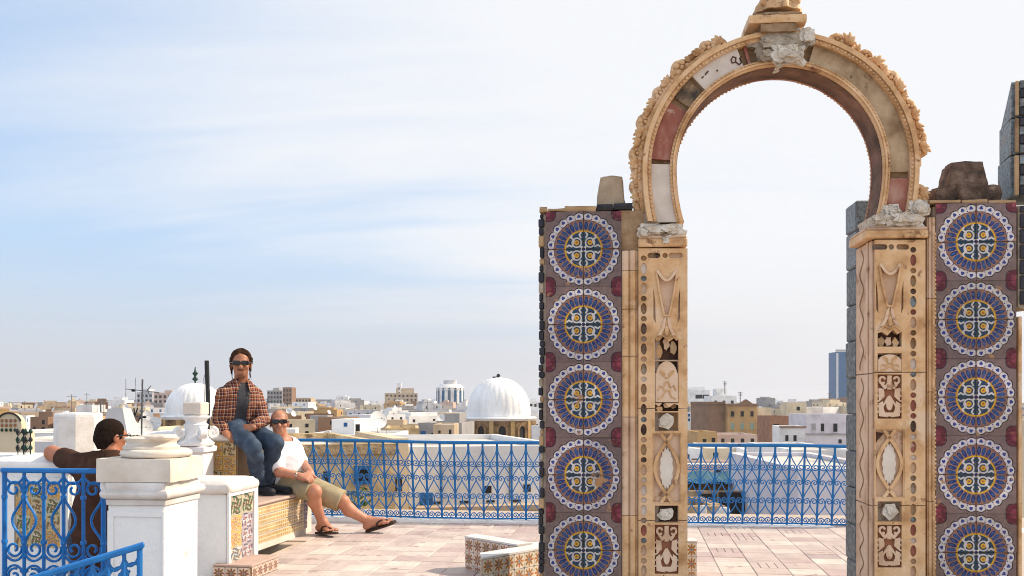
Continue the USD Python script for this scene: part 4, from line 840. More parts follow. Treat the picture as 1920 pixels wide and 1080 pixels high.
# white capital on its post
cx_, cy_ = -2.46, 7.75
wp = thing('white_post', 'whitewashed square post in shade under the white scrolled capital', 'post', (cx_, cy_, 0), -TA)
part(wp, 'shaft', loft(G(), -.10, .10, -.10, .10, [(0, 0), (0, .70)], .004), 'whitewash'); part(wp, 'cap', loft(G(), -.10, .10, -.10, .10, [(.0, .7005), (.02, .71), (.022, .745), (.0, .755)], .006), 'whitewash')
wc = thing('white_capital', 'white painted capital with volutes and a square stub, beside the man in plaid', 'capital', (cx_, cy_, .756), -TA)
part(wc, 'bell', G().lathe([(.01, 0), (.135, 0), (.14, .02), (.10, .05), (.085, .09), (.085, .13), (.095, .16), (.075, .175), (.085, .20), (.108, .218), (.108, .228), (.07, .235), (.01, .236)], 32), 'whitewash', 45)
part(wc, 'stub', G().cbox(-.075, .075, -.075, .075, .2365, .335, .008), 'cream_stone')
for k in range(4):
    a = PI / 4 + k * PI / 2; R = rotz(math.degrees(a)); g = G(); c = spiral(.128, .095, .042, PI / 2, -1.4, 22)
    for o in (-.018, 0, .018): g.tube(np.stack([c[:, 0], np.full(len(c), o), c[:, 1]], 1), np.linspace(.016, .010, len(c)), 6)
    g.lathe([(.001, -.02), (.028, -.02), (.028, .02), (.001, .02)], 14); vv = g.v[-1]; g.v[-1] = np.stack([vv[:, 0] + .128, vv[:, 2], vv[:, 1] + .095], 1)
    part(wc, 'volute', g.xf(R), 'whitewash', 50)
# back wall of the stair well with its tile panel
bw = thing('stair_wall', 'thick white wall with rounded top and a yellow green tile panel, behind the left blue railing', 'wall', P(118, 870, 7.4) * [1, 1, 0], -TA)
part(bw, 'body', loft(G(), -3.2, .06, 0, .5, [(0, -1.0), (0, .58)], .02), 'whitewash')
part(bw, 'coping', loft(G(), -3.2, .06, 0, .5, [(0, .5805), (.016, .584)] + [(.016 + a, b) for a, b in rnd(.02, .586, .655, 8)] + [(.0, .668), (-.06, .690), (-.2, .698)], .03), 'whitewash', 60)
part(bw, 'return_wall', loft(G(), .061, .55, .12, .5, [(0, -1.0), (0, .55)], .01), 'whitewash')
for r in range(4):
    for c in range(3): part(bw, 'tile', print_tile(P_a[[4, 0, 1][(r * 2 + c) % 3]], .118, .118, -.006, rng.uniform(.8, 1.05)).xf(t=(-.315 + c * .12, 0, .43 - r * .12)), 'tile_glaze')
part(bw, 'panel_frame', G().plate(sbox(-.43, -.06, .05, .53).difference(sbox(-.378, -.02, -.012, .492)), -.018, -.0005), 'whitewash')
# ------------------------------------------------------------------ the two near blue railings
def near_panel(n, w, h, lens0=1):
    out = []
    for k in range(n):
        g = G(); s_ = 1 if (k + lens0) % 2 else -1; x0 = k * w; lp = x0 + w if s_ > 0 else x0      # the post with the lens
        X = lambda t: lp - s_ * t * w
        def pt(c, r_=.0075): g.tube(t3(c), r_, 6)
        for zc, up in ((h - .105, 1), (h - .445, -1)):
            t = np.linspace(0, 1, 26); a = np.where(up > 0, 1, -1) * (-.35 + 7.6 * t); rr = .050 * (1 - .70 * t) ; a = (PI * 0) + a
            pt(np.stack([X(.52) + s_ * rr * np.cos(a), zc + rr * np.sin(a)], 1))
            pt(bez((X(.02), h - .155 if up > 0 else h - .395), (X(.02), h - .125 if up > 0 else h - .425), (X(.1), zc + .0), (X(.52) + s_ * .047, zc - .012 * up)))
        pt(bez((X(.02), h - .15), (X(.30), h - .22), (X(.62), h - .24), (X(.60), h - .285))); pt(bez((X(.60), h - .285), (X(.58), h - .33), (X(.25), h - .35), (X(.02), h - .405)))
        pt(bez((X(.0), h - .46), (X(.2), h - .53), (X(.7), h - .53), (X(1), h - .47))); pt(bez((X(.0), h - .60), (X(.2), h - .52), (X(.8), h - .52), (X(1), h - .60)))
        t = np.linspace(0, 1, 22); a = 1.2 + 7.2 * t; rr = .044 * (1 - .72 * t); pt(np.stack([X(.5) + s_ * rr * np.cos(a), h - .60 + rr * np.sin(a)], 1))
        pt(bez((X(0), h - .56), (X(.05), h - .60), (X(.2), h - .56), (X(.5) + s_ * .04, h - .575)))
        pt(bez((X(.02), h - .035), (X(.25), h - .085), (X(.7), h - .085), (X(.98), h - .035)))
        out.append(g)
    return out
def near_railing(name, label, A, B, z0, z1, h, n, m_, rr=.017):
    A, B = np.array([*A, 0.0]), np.array([*B, 0.0]); L_ = np.linalg.norm(B - A); an = math.degrees(math.atan2(B[1] - A[1], B[0] - A[0])); t_ = thing(name, label, 'railing', A, an); w = L_ / n
    def sh(g):
        for i, v in enumerate(g.v): v = v.copy(); v[:, 2] += z0 + (z1 - z0) * v[:, 0] / L_; g.v[i] = v
        return g
    part(t_, 'top_rail', sh(G().cbox(-.02, L_ + .02, -rr, rr, h - .012, h + .016, .007)), m_); part(t_, 'bottom_rail', sh(G().cbox(-.02, L_ + .02, -.012, .012, .02, .04, .004)), m_)
    for k in range(n + 1): part(t_, 'baluster', sh(G().tube([(k * w, 0, z_) for z_ in np.linspace(0 if k % n else -.12, h - .01, 4)], .010 if k % n else .014, 6)), m_, 50)
    for k, g in enumerate(near_panel(n, w, h)): part(t_, 'scroll_panel', sh(g), m_, 60)
    for k in range(n + 1):
        for zc in (h - .15, h - .405): part(t_, 'collar', sh(G().cbox(k * w - .014, k * w + .014, -.014, .014, zc - .012, zc + .012, .004)), m_)
    return t_
LE = P(194, 884, 5.62); LB_ = LE + TR @ np.array([-.60, 0.0, 0])
near_railing('blue_railing', 'blue scrollwork railing with pointed oval loops between the left photo edge and the white pier', (LB_[0], LB_[1]), (LE[0], LE[1]), .0, .0, LE[2], 5, 'bright_blue_paint')
SE = P(262, 1025, 4.38); SB = P(20, 1098, 4.20)
near_railing('blue_railing', 'sloping blue stair handrail in the bottom left corner, in front of the white pier', (SB[0], SB[1]), (SE[0], SE[1]), SB[2] - .7, SE[2] - .7, .70, 8, 'bright_blue_paint', .020)
fr = P(352, 846, 7.9)
t_ = thing('blue_handrail', 'short end of a blue iron handrail against the white post below the capital', 'handrail', (fr[0], fr[1], .2), -TA)
part(t_, 'rail', G().cbox(-.30, .055, -.02, .02, .46, .50, .008), 'bright_blue_paint'); part(t_, 'post', G().cbox(.02, .052, -.016, .016, -.2, .459, .004), 'bright_blue_paint')
for k in range(3): part(t_, 'bracket', G().tube(t3(bez((.03, .44), (-.02, .43), (-.05, .40), (-.06 - .03 * k, .34))), .008, 6), 'bright_blue_paint', 60)
# ------------------------------------------------------------------ things beyond the left wall
o = P(147, 850, 10.2)
t_ = thing('octagonal_chimney', 'thick white eight sided masonry shaft with a rim, behind the man in the brown shirt', 'chimney', (o[0], o[1], -1.5))
zt = P(0, 773, 10.2)[2] + 1.5
part(t_, 'shaft', G().lathe([(.01, 0), (.245, 0), (.235, zt - .045), (.01, zt - .045)], 8, a0=.3), 'old_whitewash'); part(t_, 'rim', G().lathe([(.01, zt - .0445), (.228, zt - .0445), (.232, zt - .02), (.222, zt - .006), (.01, zt)], 8, a0=.3), 'whitewash')
o = P(44, 852, 7.55); t_ = thing('iron_ornament', 'dark wrought iron ornament of knobs and scrolls standing on the white wall top', 'ornament', (o[0], o[1], .695), -TA)
for x in (-.045, 0, .012, .058): part(t_, 'stem', G().tube([(x, 0, 0), (x, 0, .195)], .004, 5), 'iron_black')
for r in range(3):
    z_ = .035 + r * .062
    part(t_, 'scroll', G().tube(t3(np.array([(-.058 + .118 * t, z_ - .012 * math.sin(t * PI * 4)) for t in np.linspace(0, 1, 17)])), .004, 5), 'iron_black')
    for x in (-.047, -.004, .016, .058): part(t_, 'knob', G().lathe([(.001, z_ - .004), (.013, z_ + .004), (.016, z_ + .016), (.010, z_ + .030), (.001, z_ + .040)], 8, (x, 0, 0)), 'iron_green' if (r + (x > 0)) % 2 else 'iron_black', True)
o = P(391, 775, 8.6); zt = P(391, 676, 8.6)[2] - o[2]
t_ = thing('black_pole', 'tall black pole rising behind the white capital, left of the man in plaid', 'pole', o - [0, 0, .6])
part(t_, 'tube', G().tube([(0, 0, 0), (0, 0, .68), (-.004, 0, .70)], .012, 10), 'iron_black', 50); part(t_, 'upper_tube', G().tube([(-.004, 0, .69), (-.016, 0, zt + .6)], .019, 10), 'iron_black', 50); part(t_, 'wire', G().tube([(-.02, 0, zt + .52), (-.04, 0, zt + .45), (-.036, 0, zt + .3), (-.03, 0, zt + .1)], .003, 4), 'iron_green')
# ------------------------------------------------------------------ people
mat('tan_skin', [(.31, .125, .066), (.39, .168, .092)], 14, .5, .12, 90, .003, spec=.35); mat('fair_skin', [(.42, .18, .105), (.52, .24, .15)], 14, .5, .12, 90, .003, spec=.35); mat('brown_skin', [(.36, .135, .068), (.43, .17, .09)], 14, .5, .12, 90, .003, spec=.35)
mat('brown_hair', [(.030, .014, .007), (.085, .040, .019)], 70, .8, .9, 160, .008, stretch=(1, 1, .15), spec=.15); mat('black_hair', [(.010, .007, .006), (.030, .017, .011)], 90, .9, .9, 220, .008, spec=.08); mat('stubble', [(.24, .12, .075), (.34, .17, .105)], 60, .7, .5, 240, .003)
mat('beard', [(.13, .055, .03), (.26, .11, .06)], 90, .7, .6, 240, .003); mat('lens', (.010, .009, .011), 9, .12, 0, 10, spec=.6); mat('lips', (.36, .11, .085), 20, .5)
mat('denim', [(.018, .030, .052), (.038, .060, .098), (.075, .11, .16)], 7, .9, .5, 130, .006, spots=((.14, .20, .27), 5, .63)); mat('shoe', (.012, .013, .018), 20, .6, .3, 90)
mat('white_cotton', [(.78, .78, .82), (.84, .84, .87)], 6, .95, .35, 60, .006, spec=.1); mat('khaki', [(.27, .22, .13), (.36, .30, .19), (.42, .35, .23)], 8, .95, .4, 90, .006, spec=.1); mat('brown_cloth', [(.042, .018, .012), (.075, .034, .022)], 9, .95, .5, 90, .006, spec=.15)
mat('grey_shirt', [(.035, .036, .042), (.075, .075, .085)], 16, .95, .3, 90, .004, spots=((.38, .38, .38), 13, .645), spec=.1); mat('sandal', [(.035, .020, .014), (.07, .035, .022)], 20, .7); mat('metal', (.5, .48, .45), 9, .3, metal=1)
def plaid(name):
    n = {'g': ('geometry', {}), 's': ('separate_xyz', {}), 'p': ('principled_bsdf', {'roughness': .95, 'specular_ior_level': .1}), 'ad': ('math', {'math_type': 'multiply_add', 'value2': .62}), 'nz': ('noise_texture', {'scale': 5.0, 'detail': 2.0}), 'w': ('math', {'math_type': 'multiply_add', 'value2': .05})}
    l = [('nz.fac', 'w.value1'), ('g.position', 'nz.vector'), ('g.position', 's.vector'), ('s.y', 'ad.value1'), ('s.x', 'ad.value3'), ('s.z', 'w.value3')]
    A = [(0, (.25, .085, .036)), (.20, (.56, .40, .27)), (.30, (.025, .018, .035)), (.50, (.17, .026, .018)), (.64, (.50, .33, .21)), (.72, (.018, .016, .04)), (.88, (.20, .056, .026))]
    for k, (src, per) in enumerate((('w.value', .058), ('ad.value', .056))):
        n |= {f'd{k}': ('math', {'math_type': 'divide', 'value2': per}), f'f{k}': ('math', {'math_type': 'fraction'}), f'a{k}': ('math', {'math_type': 'add', 'value2': 50.0}), f'r{k}': ('rgb_ramp', {'ramp': A, 'interpolate': False})}
        l += [(src, f'd{k}.value1'), (f'd{k}.value', f'a{k}.value1'), (f'a{k}.value', f'f{k}.value1'), (f'f{k}.value', f'r{k}.fac')]
    n |= {'m': ('mix', {'fac': .5}), 'b': ('bump', {'strength': .3, 'distance': .004}), 'bn': ('noise_texture', {'scale': 60.0})}; l += [('r0.color', 'm.color1'), ('r1.color', 'm.color2'), ('m.color', 'p.base_color'), ('g.position', 'bn.vector'), ('bn.fac', 'b.height'), ('b.normal', 'p.normal')]
    MAT[name] = usdkit.material(stage, '/World/Looks/' + name, n, l, surface='p.BSDF')
plaid('plaid_cloth')
def nrm(v): v = np.array(v, float); return v / np.linalg.norm(v)
def frame(f, up=(0, 0, 1)):
    f = nrm(f); r = nrm(np.cross(f, up)); u = np.cross(r, f); return np.stack([r, f, u], 1)       # columns: own right, forward, up
def head(s, c, F, sc=1.0):
    q = lambda x, y, z: np.array(c) + F @ np.array([x, y, z]) * sc
    s.ell(q(0, -.010, .030), np.array([.075, .095, .088]) * sc, F, .02); s.ell(q(0, .022, -.035), np.array([.060, .068, .078]) * sc, F, .02); s.ell(q(0, .045, -.085), np.array([.030, .030, .026]) * sc, F, .02)
    s.cap(q(0, .088, .010), q(0, .108, -.026), .010 * sc, .015 * sc, .012); s.cap(q(-.03, .080, .022), q(.03, .080, .022), .013 * sc, None, .015)
    for e in (-1, 1):
        s.ell(q(e * .076, -.008, -.010), np.array([.010, .020, .032]) * sc, F, .006); s.ell(q(e * .040, .062, -.022), np.array([.022, .022, .020]) * sc, F, .015); s.ell(q(e * .030, .093, .002), np.array([.015, .011, .009]) * sc, F, .0, True); s.ell(q(e * .030, .083, .001), np.array([.011, .010, .009]) * sc, F, .002)
    s.cap(q(-.020, .080, -.058), q(.020, .080, -.058), .008 * sc, None, .006); s.cap(q(-.017, .080, -.070), q(.017, .080, -.070), .008 * sc, None, .006); s.ell(q(0, .097, -.064), np.array([.020, .006, .002]) * sc, F, 0, True)
    return q
def hand(s, w, d, n, side, curl=.5, L=.74):
    """wrist w, direction d of the fingers, n = out of the back of the hand, side = +1 when the thumb lies along d x n"""
    d = nrm(d); n = nrm(np.array(n) - d * np.dot(n, d)); t = np.cross(d, n) * side; w = np.array(w)
    s.cap(w, w + d * .03, .025, .027, .012, (n, .62))
    kn = []
    for k, o in enumerate((.030, .010, -.010, -.028)):
        p = w + d * L * (.090 - .004 * abs(k - 1)) + t * o * .9; kn.append(p); s.cap(w + d * .015 + t * o * .6, p, .016, .0115, .010)
    for p, l in zip(kn, (.072, .080, .074, .058)):
        a = p; ang = 0.0
        for j, q in enumerate((.45, .31, .24)):
            ang += curl * (.55 if j == 0 else .75); b = a + (d * math.cos(ang) - n * math.sin(ang)) * l * q * L; s.cap(a, b, .0100 - .0008 * j, .0093 - .0009 * j, .003); a = b
    a = w + d * .025 + t * .026; b = a + nrm(d * .7 + t * .65 - n * .25) * .042; c = b + nrm(d * .95 + t * .15 - n * .35) * .034; e = c + nrm(d - t * .1 - n * .45) * .026
    s.cap(a, b, .0145, .0120, .010); s.cap(b, c, .0120, .0105, .003); s.cap(c, e, .0105, .0090, .003)
def limb(s, pts, rad, k=.02, sq=None):
    for a, b, ra, rb in zip(pts[:-1], pts[1:], rad[:-1], rad[1:]): s.cap(a, b, ra, rb, k, sq)
def torso(s, J, F, grow=0.0, k=.05):
    f = F[:, 1]; sh = (J['Rsh'] + J['Lsh']) / 2; w = np.linalg.norm(J['Rsh'] - J['Lsh'])
    s.cap(J['Rsh'] * .82 + J['Lsh'] * .18, J['Lsh'] * .82 + J['Rsh'] * .18, .072 + grow, None, .03); s.cap(sh - (sh - J['pel']) * .12, J['chest'], .150 + grow, .165 + grow, k, (f, .66)); s.cap(J['chest'], J['waist'], .165 + grow, .145 + grow, k, (f, .70)); s.cap(J['waist'], J['pel'], .145 + grow, .155 + grow, k, (f, .74))
    s.cap(sh, J['neck'] + np.array([0, 0, .0]), .085 + grow, .052 + grow, .04)
def box_of(J, pad=.24): a = np.array(list(J.values())); return a.min(0) - pad, a.max(0) + pad
def glasses(pt, q, F, sc=1.0):
    g = G()
    for e in (-1, 1):
        v, f = lump(-.029, .029, -.006, .006, -.017, .018, .0, 5, .008, 1, .45); R = F @ rotz(e * -12); g.add(v @ R.T + q(e * .033, .100, .010), f)
        g.tube([q(e * .058, .094, .014), q(e * .078, .05, .014), q(e * .082, -.005, .008)], .0038, 5)
    g.tube([q(-.010, .106, .014), q(.010, .106, .014)], .004, 5); part(pt, 'sunglasses', g.xf(t=-ORG[pt][0]), 'lens', 40)
def put(pt, name, s, m, it=4, label=None, par=None):
    v, f = s.mesh(it); return part(par or pt, name, (v - ORG[pt][0], f), m, True, label)
# the man in the plaid shirt
J = {k: P(*v) for k, v in dict(head=(452, 683, 8.08), neck=(452, 722, 8.12), Rsh=(420, 739, 8.00), Lsh=(479, 741, 8.22), chest=(449, 752, 8.11), waist=(446, 783, 8.14), pel=(447, 800, 8.15), Rel=(409, 785, 8.06), Rwr=(423, 812, 7.93), Lel=(495, 788, 8.10), Lwr=(474, 801, 7.93),
     Rhip=(440, 806, 8.07), Rkn=(474, 838, 7.78), Ran=(487, 908, 8.02), Lhip=(458, 803, 8.20), Lkn=(515, 831, 7.93), Lan=(502, 902, 8.08)).items()}
F_t = frame((.50, -.86, 0)); F_h = frame((.24, -.97, -.03)); lo, hi = box_of(J)
m1 = thing('person', 'long haired man in plaid shirt, jeans and sunglasses sitting high on the tiled wall end', 'person', (J['pel'][0], J['pel'][1], .35))
s = SDF(lo, hi, .0052); torso(s, J, F_t, -.022, .03); q1 = head(s, J['head'], F_h); limb(s, [J['neck'] - [0, 0, .03], J['head'] + F_h @ np.array([0, -.02, -.05])], [.058, .052])
limb(s, [J['Rsh'], J['Rel'], J['Rwr']], [.048, .038, .027]); limb(s, [J['Lsh'], J['Lel'], J['Lwr']], [.048, .038, .027]); limb(s, [J['Rhip'], J['Rkn'], J['Ran']], [.080, .052, .036]); limb(s, [J['Lhip'], J['Lkn'], J['Lan']], [.080, .052, .036])
hand(s, J['Rwr'], P(448, 829, 7.86) - J['Rwr'], (.1, -.3, .95), -1, .45); hand(s, J['Lwr'], P(458, 806, 7.92) - J['Lwr'], (.3, -.6, .7), 1, .85)
b1 = put(m1, 'body', s, 'tan_skin')
s = SDF(lo, hi, .0055); torso(s, J, F_t, -.008, .03); s.wrinkle(.006, 9, 3); put(m1, 't_shirt', s, 'grey_shirt')
s = SDF(lo, hi, .0055); torso(s, J, F_t, .004, .03); s.cap(J['waist'], J['pel'] + [0, 0, .015], .150, .158, .03, (F_t[:, 1], .80))
wrR = J['Rel'] + (J['Rwr'] - J['Rel']) * .80; wrL = J['Lel'] + (J['Lwr'] - J['Lel']) * .80
limb(s, [J['Rsh'], J['Rel'], wrR], [.063, .052, .043], .010); limb(s, [J['Lsh'], J['Lel'], wrL], [.063, .052, .043], .010); s.cap(J['neck'] + [0, 0, -.03], J['neck'] + [0, 0, .01], .085, .074, .02)
fr_ = lambda p, a, b, c=0: np.array(p) + F_t @ np.array([a, b, c])
s.sub(fr_(J['neck'], -.005, .05, .05), fr_(J['chest'], .004, .15, 0), .052, .052); s.sub(fr_(J['chest'], .004, .15), fr_(J['waist'], .012, .15, -.01), .052, .066); s.sub(fr_(J['waist'], .012, .15, -.01), fr_(J['pel'], .012, .16, -.06), .066, .095)
s.sub(J['neck'] + [0, 0, .03], J['neck'] + [0, 0, .12], .062, .07); s.wrinkle(.013, 8, 5, (1, 1, 1.6)); put(m1, 'plaid_shirt', s, 'plaid_cloth')
for e in (-1, 1):
    g = G(); a, b, c = fr_(J['neck'], e * .045, .050, .055), fr_(J['neck'], e * .085, .055, -.02), fr_(J['chest'], e * .060, .118, .06); d = fr_(J['neck'], e * .03, .085, .0)
    v, f = hull(np.array([x + F_t[:, 1] * o for x in (a, b, c, d) for o in (0, .010)])); part(m1, 'collar', (v - ORG[m1][0], f), 'plaid_cloth')
s = SDF(lo, hi, .0055); s.cap(J['waist'] - (J['waist'] - J['pel']) * .5, J['pel'], .140, .150, .03, (F_t[:, 1], .80)); s.cap(J['Rhip'], J['Lhip'], .092, .092, .03)
Ra, La = J['Ran'] + [0, 0, .0], J['Lan'] + [0, 0, .0]
limb(s, [J['Rhip'], J['Rkn'], Ra], [.090, .070, .062], .02); limb(s, [J['Lhip'], J['Lkn'], La], [.090, .070, .064], .02); s.wrinkle(.016, 7, 8, (1, 1, 1.3)); s.cut(La - [0, 0, .03], (0, 0, -1)); put(m1, 'jeans', s, 'denim')
for nm, an, d in (('R', J['Ran'], (.45, -.55, 0)), ('L', J['Lan'], (.88, -.42, 0))):
    d = nrm(d); s = SDF(an - .34, an + .34, .005); base = np.array([an[0], an[1], .352])
    s.cap(base + [0, 0, .045] - d * .045, base + d * .20 + [0, 0, .030], .046, .040, .02, ((0, 0, 1), .8)); s.cap(base + [0, 0, .05], an + [0, 0, .02], .045, .044, .02); s.cut(base, (0, 0, -1)); s.cut(an + [0, 0, .02], (0, 0, 1)); put(m1, 'shoe', s, 'shoe')
    v, f = hull(np.array([base + d * a + np.cross(d, [0, 0, 1]) * b + [0, 0, z_] for a, b in ((-.09, .03), (-.09, -.03), (.1, .046), (.1, -.046), (.21, .036), (.21, -.036), (.24, 0)) for z_ in (.0, .016)])); part(m1, 'shoe_sole', (v - ORG[m1][0], f), 'iron_black')
glasses(m1, q1, F_h)
s = SDF(J['head'] - .26, J['head'] + .24, .004); s.ell(q1(0, -.014, .038), np.array([.081, .102, .092]), F_h, .0); s.cap(q1(0, -.09, .0), q1(0, -.085, -.09), .055, .03, .03)
for e in (-1, 1): s.cap(q1(e * .075, -.012, .03), q1(e * .076, -.004, -.055 - .02 * (e > 0)), .013, .006, .014)
s.cut(q1(0, .062, .088), F_h @ np.array([0, 1, -.30])); s.sub(q1(0, .12, -.09), q1(0, .10, .035), .064, .062); s.wrinkle(.005, 26, 4, (2, 2, .5)); hp = put(m1, 'hair', s, 'brown_hair'); hr = random.Random(3); g = G()
for k in range(110):
    sg = hr.choice((-1, 1)); f0 = sg * hr.uniform(.10, .9); f1 = sg * hr.uniform(1.5, 2.9); e0, e1 = hr.uniform(.75, 1.35), hr.uniform(-.7, .2); o_ = hr.uniform(1.0, 1.035)
    pts = [q1(.082 * o_ * math.cos(e0 + (e1 - e0) * q) * math.sin(f0 + (f1 - f0) * q), -.014 + .103 * o_ * math.cos(e0 + (e1 - e0) * q) * math.cos(f0 + (f1 - f0) * q), .038 + .093 * o_ * math.sin(e0 + (e1 - e0) * q)) for q in np.linspace(0, 1, 8)]
    g.tube(pts, [.0028, .003, .003, .003, .0028, .0025, .002, .001], 4)
for k in range(20):
    sg = hr.choice((-1, 1, 1)); y0 = hr.uniform(-.04, .025); L_ = hr.uniform(.07, .16); t = np.linspace(0, 1, 6)
    g.tube([q1(sg * (.077 + (.006 + .002 * (k % 5)) * math.sin(q * 4.5 + k % 3)), y0 + .018 * math.sin(q * 4 + k), .055 - (L_ + .02) * q) for q in t], [.003, .0032, .003, .0026, .002, .001], 4)
part(hp, 'strand', g.xf(t=-ORG[m1][0]), 'brown_hair', kind='stuff')
s = SDF(J['head'] - .22, J['head'] + .2, .004); s.ell(q1(0, .046, -.084), np.array([.037, .037, .034]), F_h, .0); s.cap(q1(-.024, .090, -.046), q1(.024, .090, -.046), .0065, None, .006); put(m1, 'beard', s, 'beard')
# the man in the white T-shirt
J = {k: P(*v) for k, v in dict(head=(524, 793, 8.18), neck=(531, 829, 8.22), Rsh=(512, 843, 8.08), Lsh=(549, 838, 8.32), chest=(536, 856, 8.20), waist=(541, 885, 8.20), pel=(545, 902, 8.20), Rel=(524, 885, 7.98), Rwr=(563, 893, 7.96), Lel=(567, 868, 8.26), Lwr=(582, 886, 8.05),
     Rhip=(548, 908, 8.13), Rkn=(590, 922, 7.98), Ran=(604, 978, 8.16), Lhip=(562, 905, 8.28), Lkn=(642, 940, 8.24), Lan=(690, 977, 8.32)).items()}
F_t = frame((.62, -.72, .34)); F_h = frame((.22, -.97, .04)); lo, hi = box_of(J)
m2 = thing('person', 'shaven headed man in white T-shirt, khaki shorts and flip flops lounging on the bench end', 'person', (J['pel'][0], J['pel'][1], 0))
s = SDF(lo, hi, .0052); torso(s, J, F_t, -.014, .03); q2 = head(s, J['head'], F_h, .93); limb(s, [J['neck'] - [0, 0, .03], J['head'] + F_h @ np.array([0, -.02, -.05])], [.060, .054])
limb(s, [J['Rsh'], J['Rel'], J['Rwr']], [.050, .040, .028]); limb(s, [J['Lsh'], J['Lel'], J['Lwr']], [.050, .040, .028])
def calf(s, kn, an, back):
    m = kn * .68 + an * .32 + np.array(back) * .022; s.cap(kn, m, .052, .054, .02); s.cap(m, an, .052, .035, .02)
limb(s, [J['Rhip'], J['Rkn']], [.085, .056]); limb(s, [J['Lhip'], J['Lkn']], [.085, .056]); calf(s, J['Rkn'], J['Ran'], (-1, 0, 0)); calf(s, J['Lkn'], J['Lan'], (-.5, 0, -.9))
hand(s, J['Rwr'], P(588, 898, 7.94) - J['Rwr'], (.0, -.6, .8), -1, .75); hand(s, J['Lwr'], P(583, 901, 7.94) - J['Lwr'], (.5, -.6, .6), 1, .85)
feet = []
for an, heel, toe, up in ((J['Ran'], P(600, 996, 8.20), P(627, 997, 8.03), (0, 0, 1)), (J['Lan'], P(691, 992, 8.33), P(731, 979, 8.30), (-.35, -.15, .92))):
    d = nrm(toe - heel); up = nrm(np.array(up) - d * np.dot(up, d)); sd = np.cross(d, up); h_ = heel + up * .030
    s.cap(an, h_, .036, .032, .02); s.cap(h_, heel + d * .15 + up * .020, .034, .026, .02, (up, .75)); s.cap(an + d * .02, heel + d * .14 + up * .03, .034, .026, .03)
    for k in range(5): o = (k - 2) * .0175; s.cap(heel + d * .15 + sd * o + up * .016, heel + d * (.215 - .008 * abs(k - 1)) + sd * o * 1.15 + up * .012, .0125, .0095 if k else .012, .005)
    feet.append((heel, d, up, sd))
put(m2, 'body', s, 'fair_skin')
s = SDF(lo, hi, .0055); torso(s, J, F_t, .000, .035); limb(s, [J['Rsh'], J['Rsh'] + (J['Rel'] - J['Rsh']) * .70], [.068, .064], .012); limb(s, [J['Lsh'], J['Lsh'] + (J['Lel'] - J['Lsh']) * .78], [.068, .062], .012)
nk = nrm(J['head'] - J['neck']); s.sub(J['neck'] + nk * .0 + F_t[:, 1] * .035, J['neck'] + nk * .12 + F_t[:, 1] * .05, .066, .08); s.wrinkle(.012, 7, 21, (1, 1, 1.5)); put(m2, 't_shirt', s, 'white_cotton')
s = SDF(lo, hi, .0055); s.cap(J['waist'] * .35 + J['pel'] * .65, J['pel'], .150, .165, .04, (F_t[:, 1], .80)); s.cap(J['Rhip'], J['Lhip'], .105, .105, .04); limb(s, [J['Rhip'], J['Rhip'] * .12 + J['Rkn'] * .88], [.098, .088], .03); limb(s, [J['Lhip'], J['Lhip'] * .05 + J['Lkn'] * .95], [.098, .096], .03)
s.wrinkle(.013, 7, 33); 
for a, b, t_ in ((J['Rhip'], J['Rkn'], .93), (J['Lhip'], J['Lkn'], .98)):
    d = nrm(b - a); pt_ = a + (b - a) * t_; g_ = np.stack(np.meshgrid(*[np.arange(x) for x in s.n], indexing='ij'), -1) * s.h + s.lo - pt_; pl_ = g_ @ d; near = np.linalg.norm(g_ - pl_[..., None] * d, axis=-1) < .15; s.f = np.where(near, np.maximum(s.f, pl_), s.f).astype(np.float32)
put(m2, 'shorts', s, 'khaki')
g = G().tube([J['Rwr'] + nrm(J['Rel'] - J['Rwr']) * .03 + np.array([0, .03 * math.cos(a), .03 * math.sin(a)]) for a in np.linspace(0, 2 * PI, 15)[:-1]], .006, 5, True); part(m2, 'wristwatch', g.xf(t=-ORG[m2][0]), 'metal')
for heel, d, up, sd in feet:
    out = [(-.035, .0), (-.02, .036), (.08, .040), (.17, .050), (.235, .030), (.25, 0), (.235, -.034), (.17, -.046), (.08, -.036), (-.02, -.034)]
    v, f = hull(np.array([heel + d * a + sd * b + up * z_ for a, b in out for z_ in (-.020, -.004)])); fs = part(m2, 'flip_flop', (v - ORG[m2][0], f), 'sandal')
    g = G()
    for e in (-1, 1): g.tube(bez(heel + d * .085 + sd * e * .042 - up * .004, heel + d * .09 + sd * e * .045 + up * .045, heel + d * .13 + sd * e * .028 + up * .060, heel + d * .185 + sd * .006 + up * .022), .008, 6)
    g.tube([heel + d * .185 + sd * .006 + up * .026, heel + d * .19 + sd * .006 - up * .005], .006, 5); part(fs, 'strap', g.xf(t=-ORG[m2][0]), 'sandal', 50)
glasses(m2, q2, F_h, .93)
s = SDF(J['head'] - .22, J['head'] + .22, .004); s.ell(q2(0, -.012, .030), np.array([.0765, .0965, 0.0885]) * .93, F_h, 0); s.cut(q2(0, .055, .06), F_h @ np.array([0, 1, .15])); s.cut(q2(0, -.05, -.045), F_h @ np.array([0, .25, -1])); put(m2, 'shaved_hair', s, 'stubble')
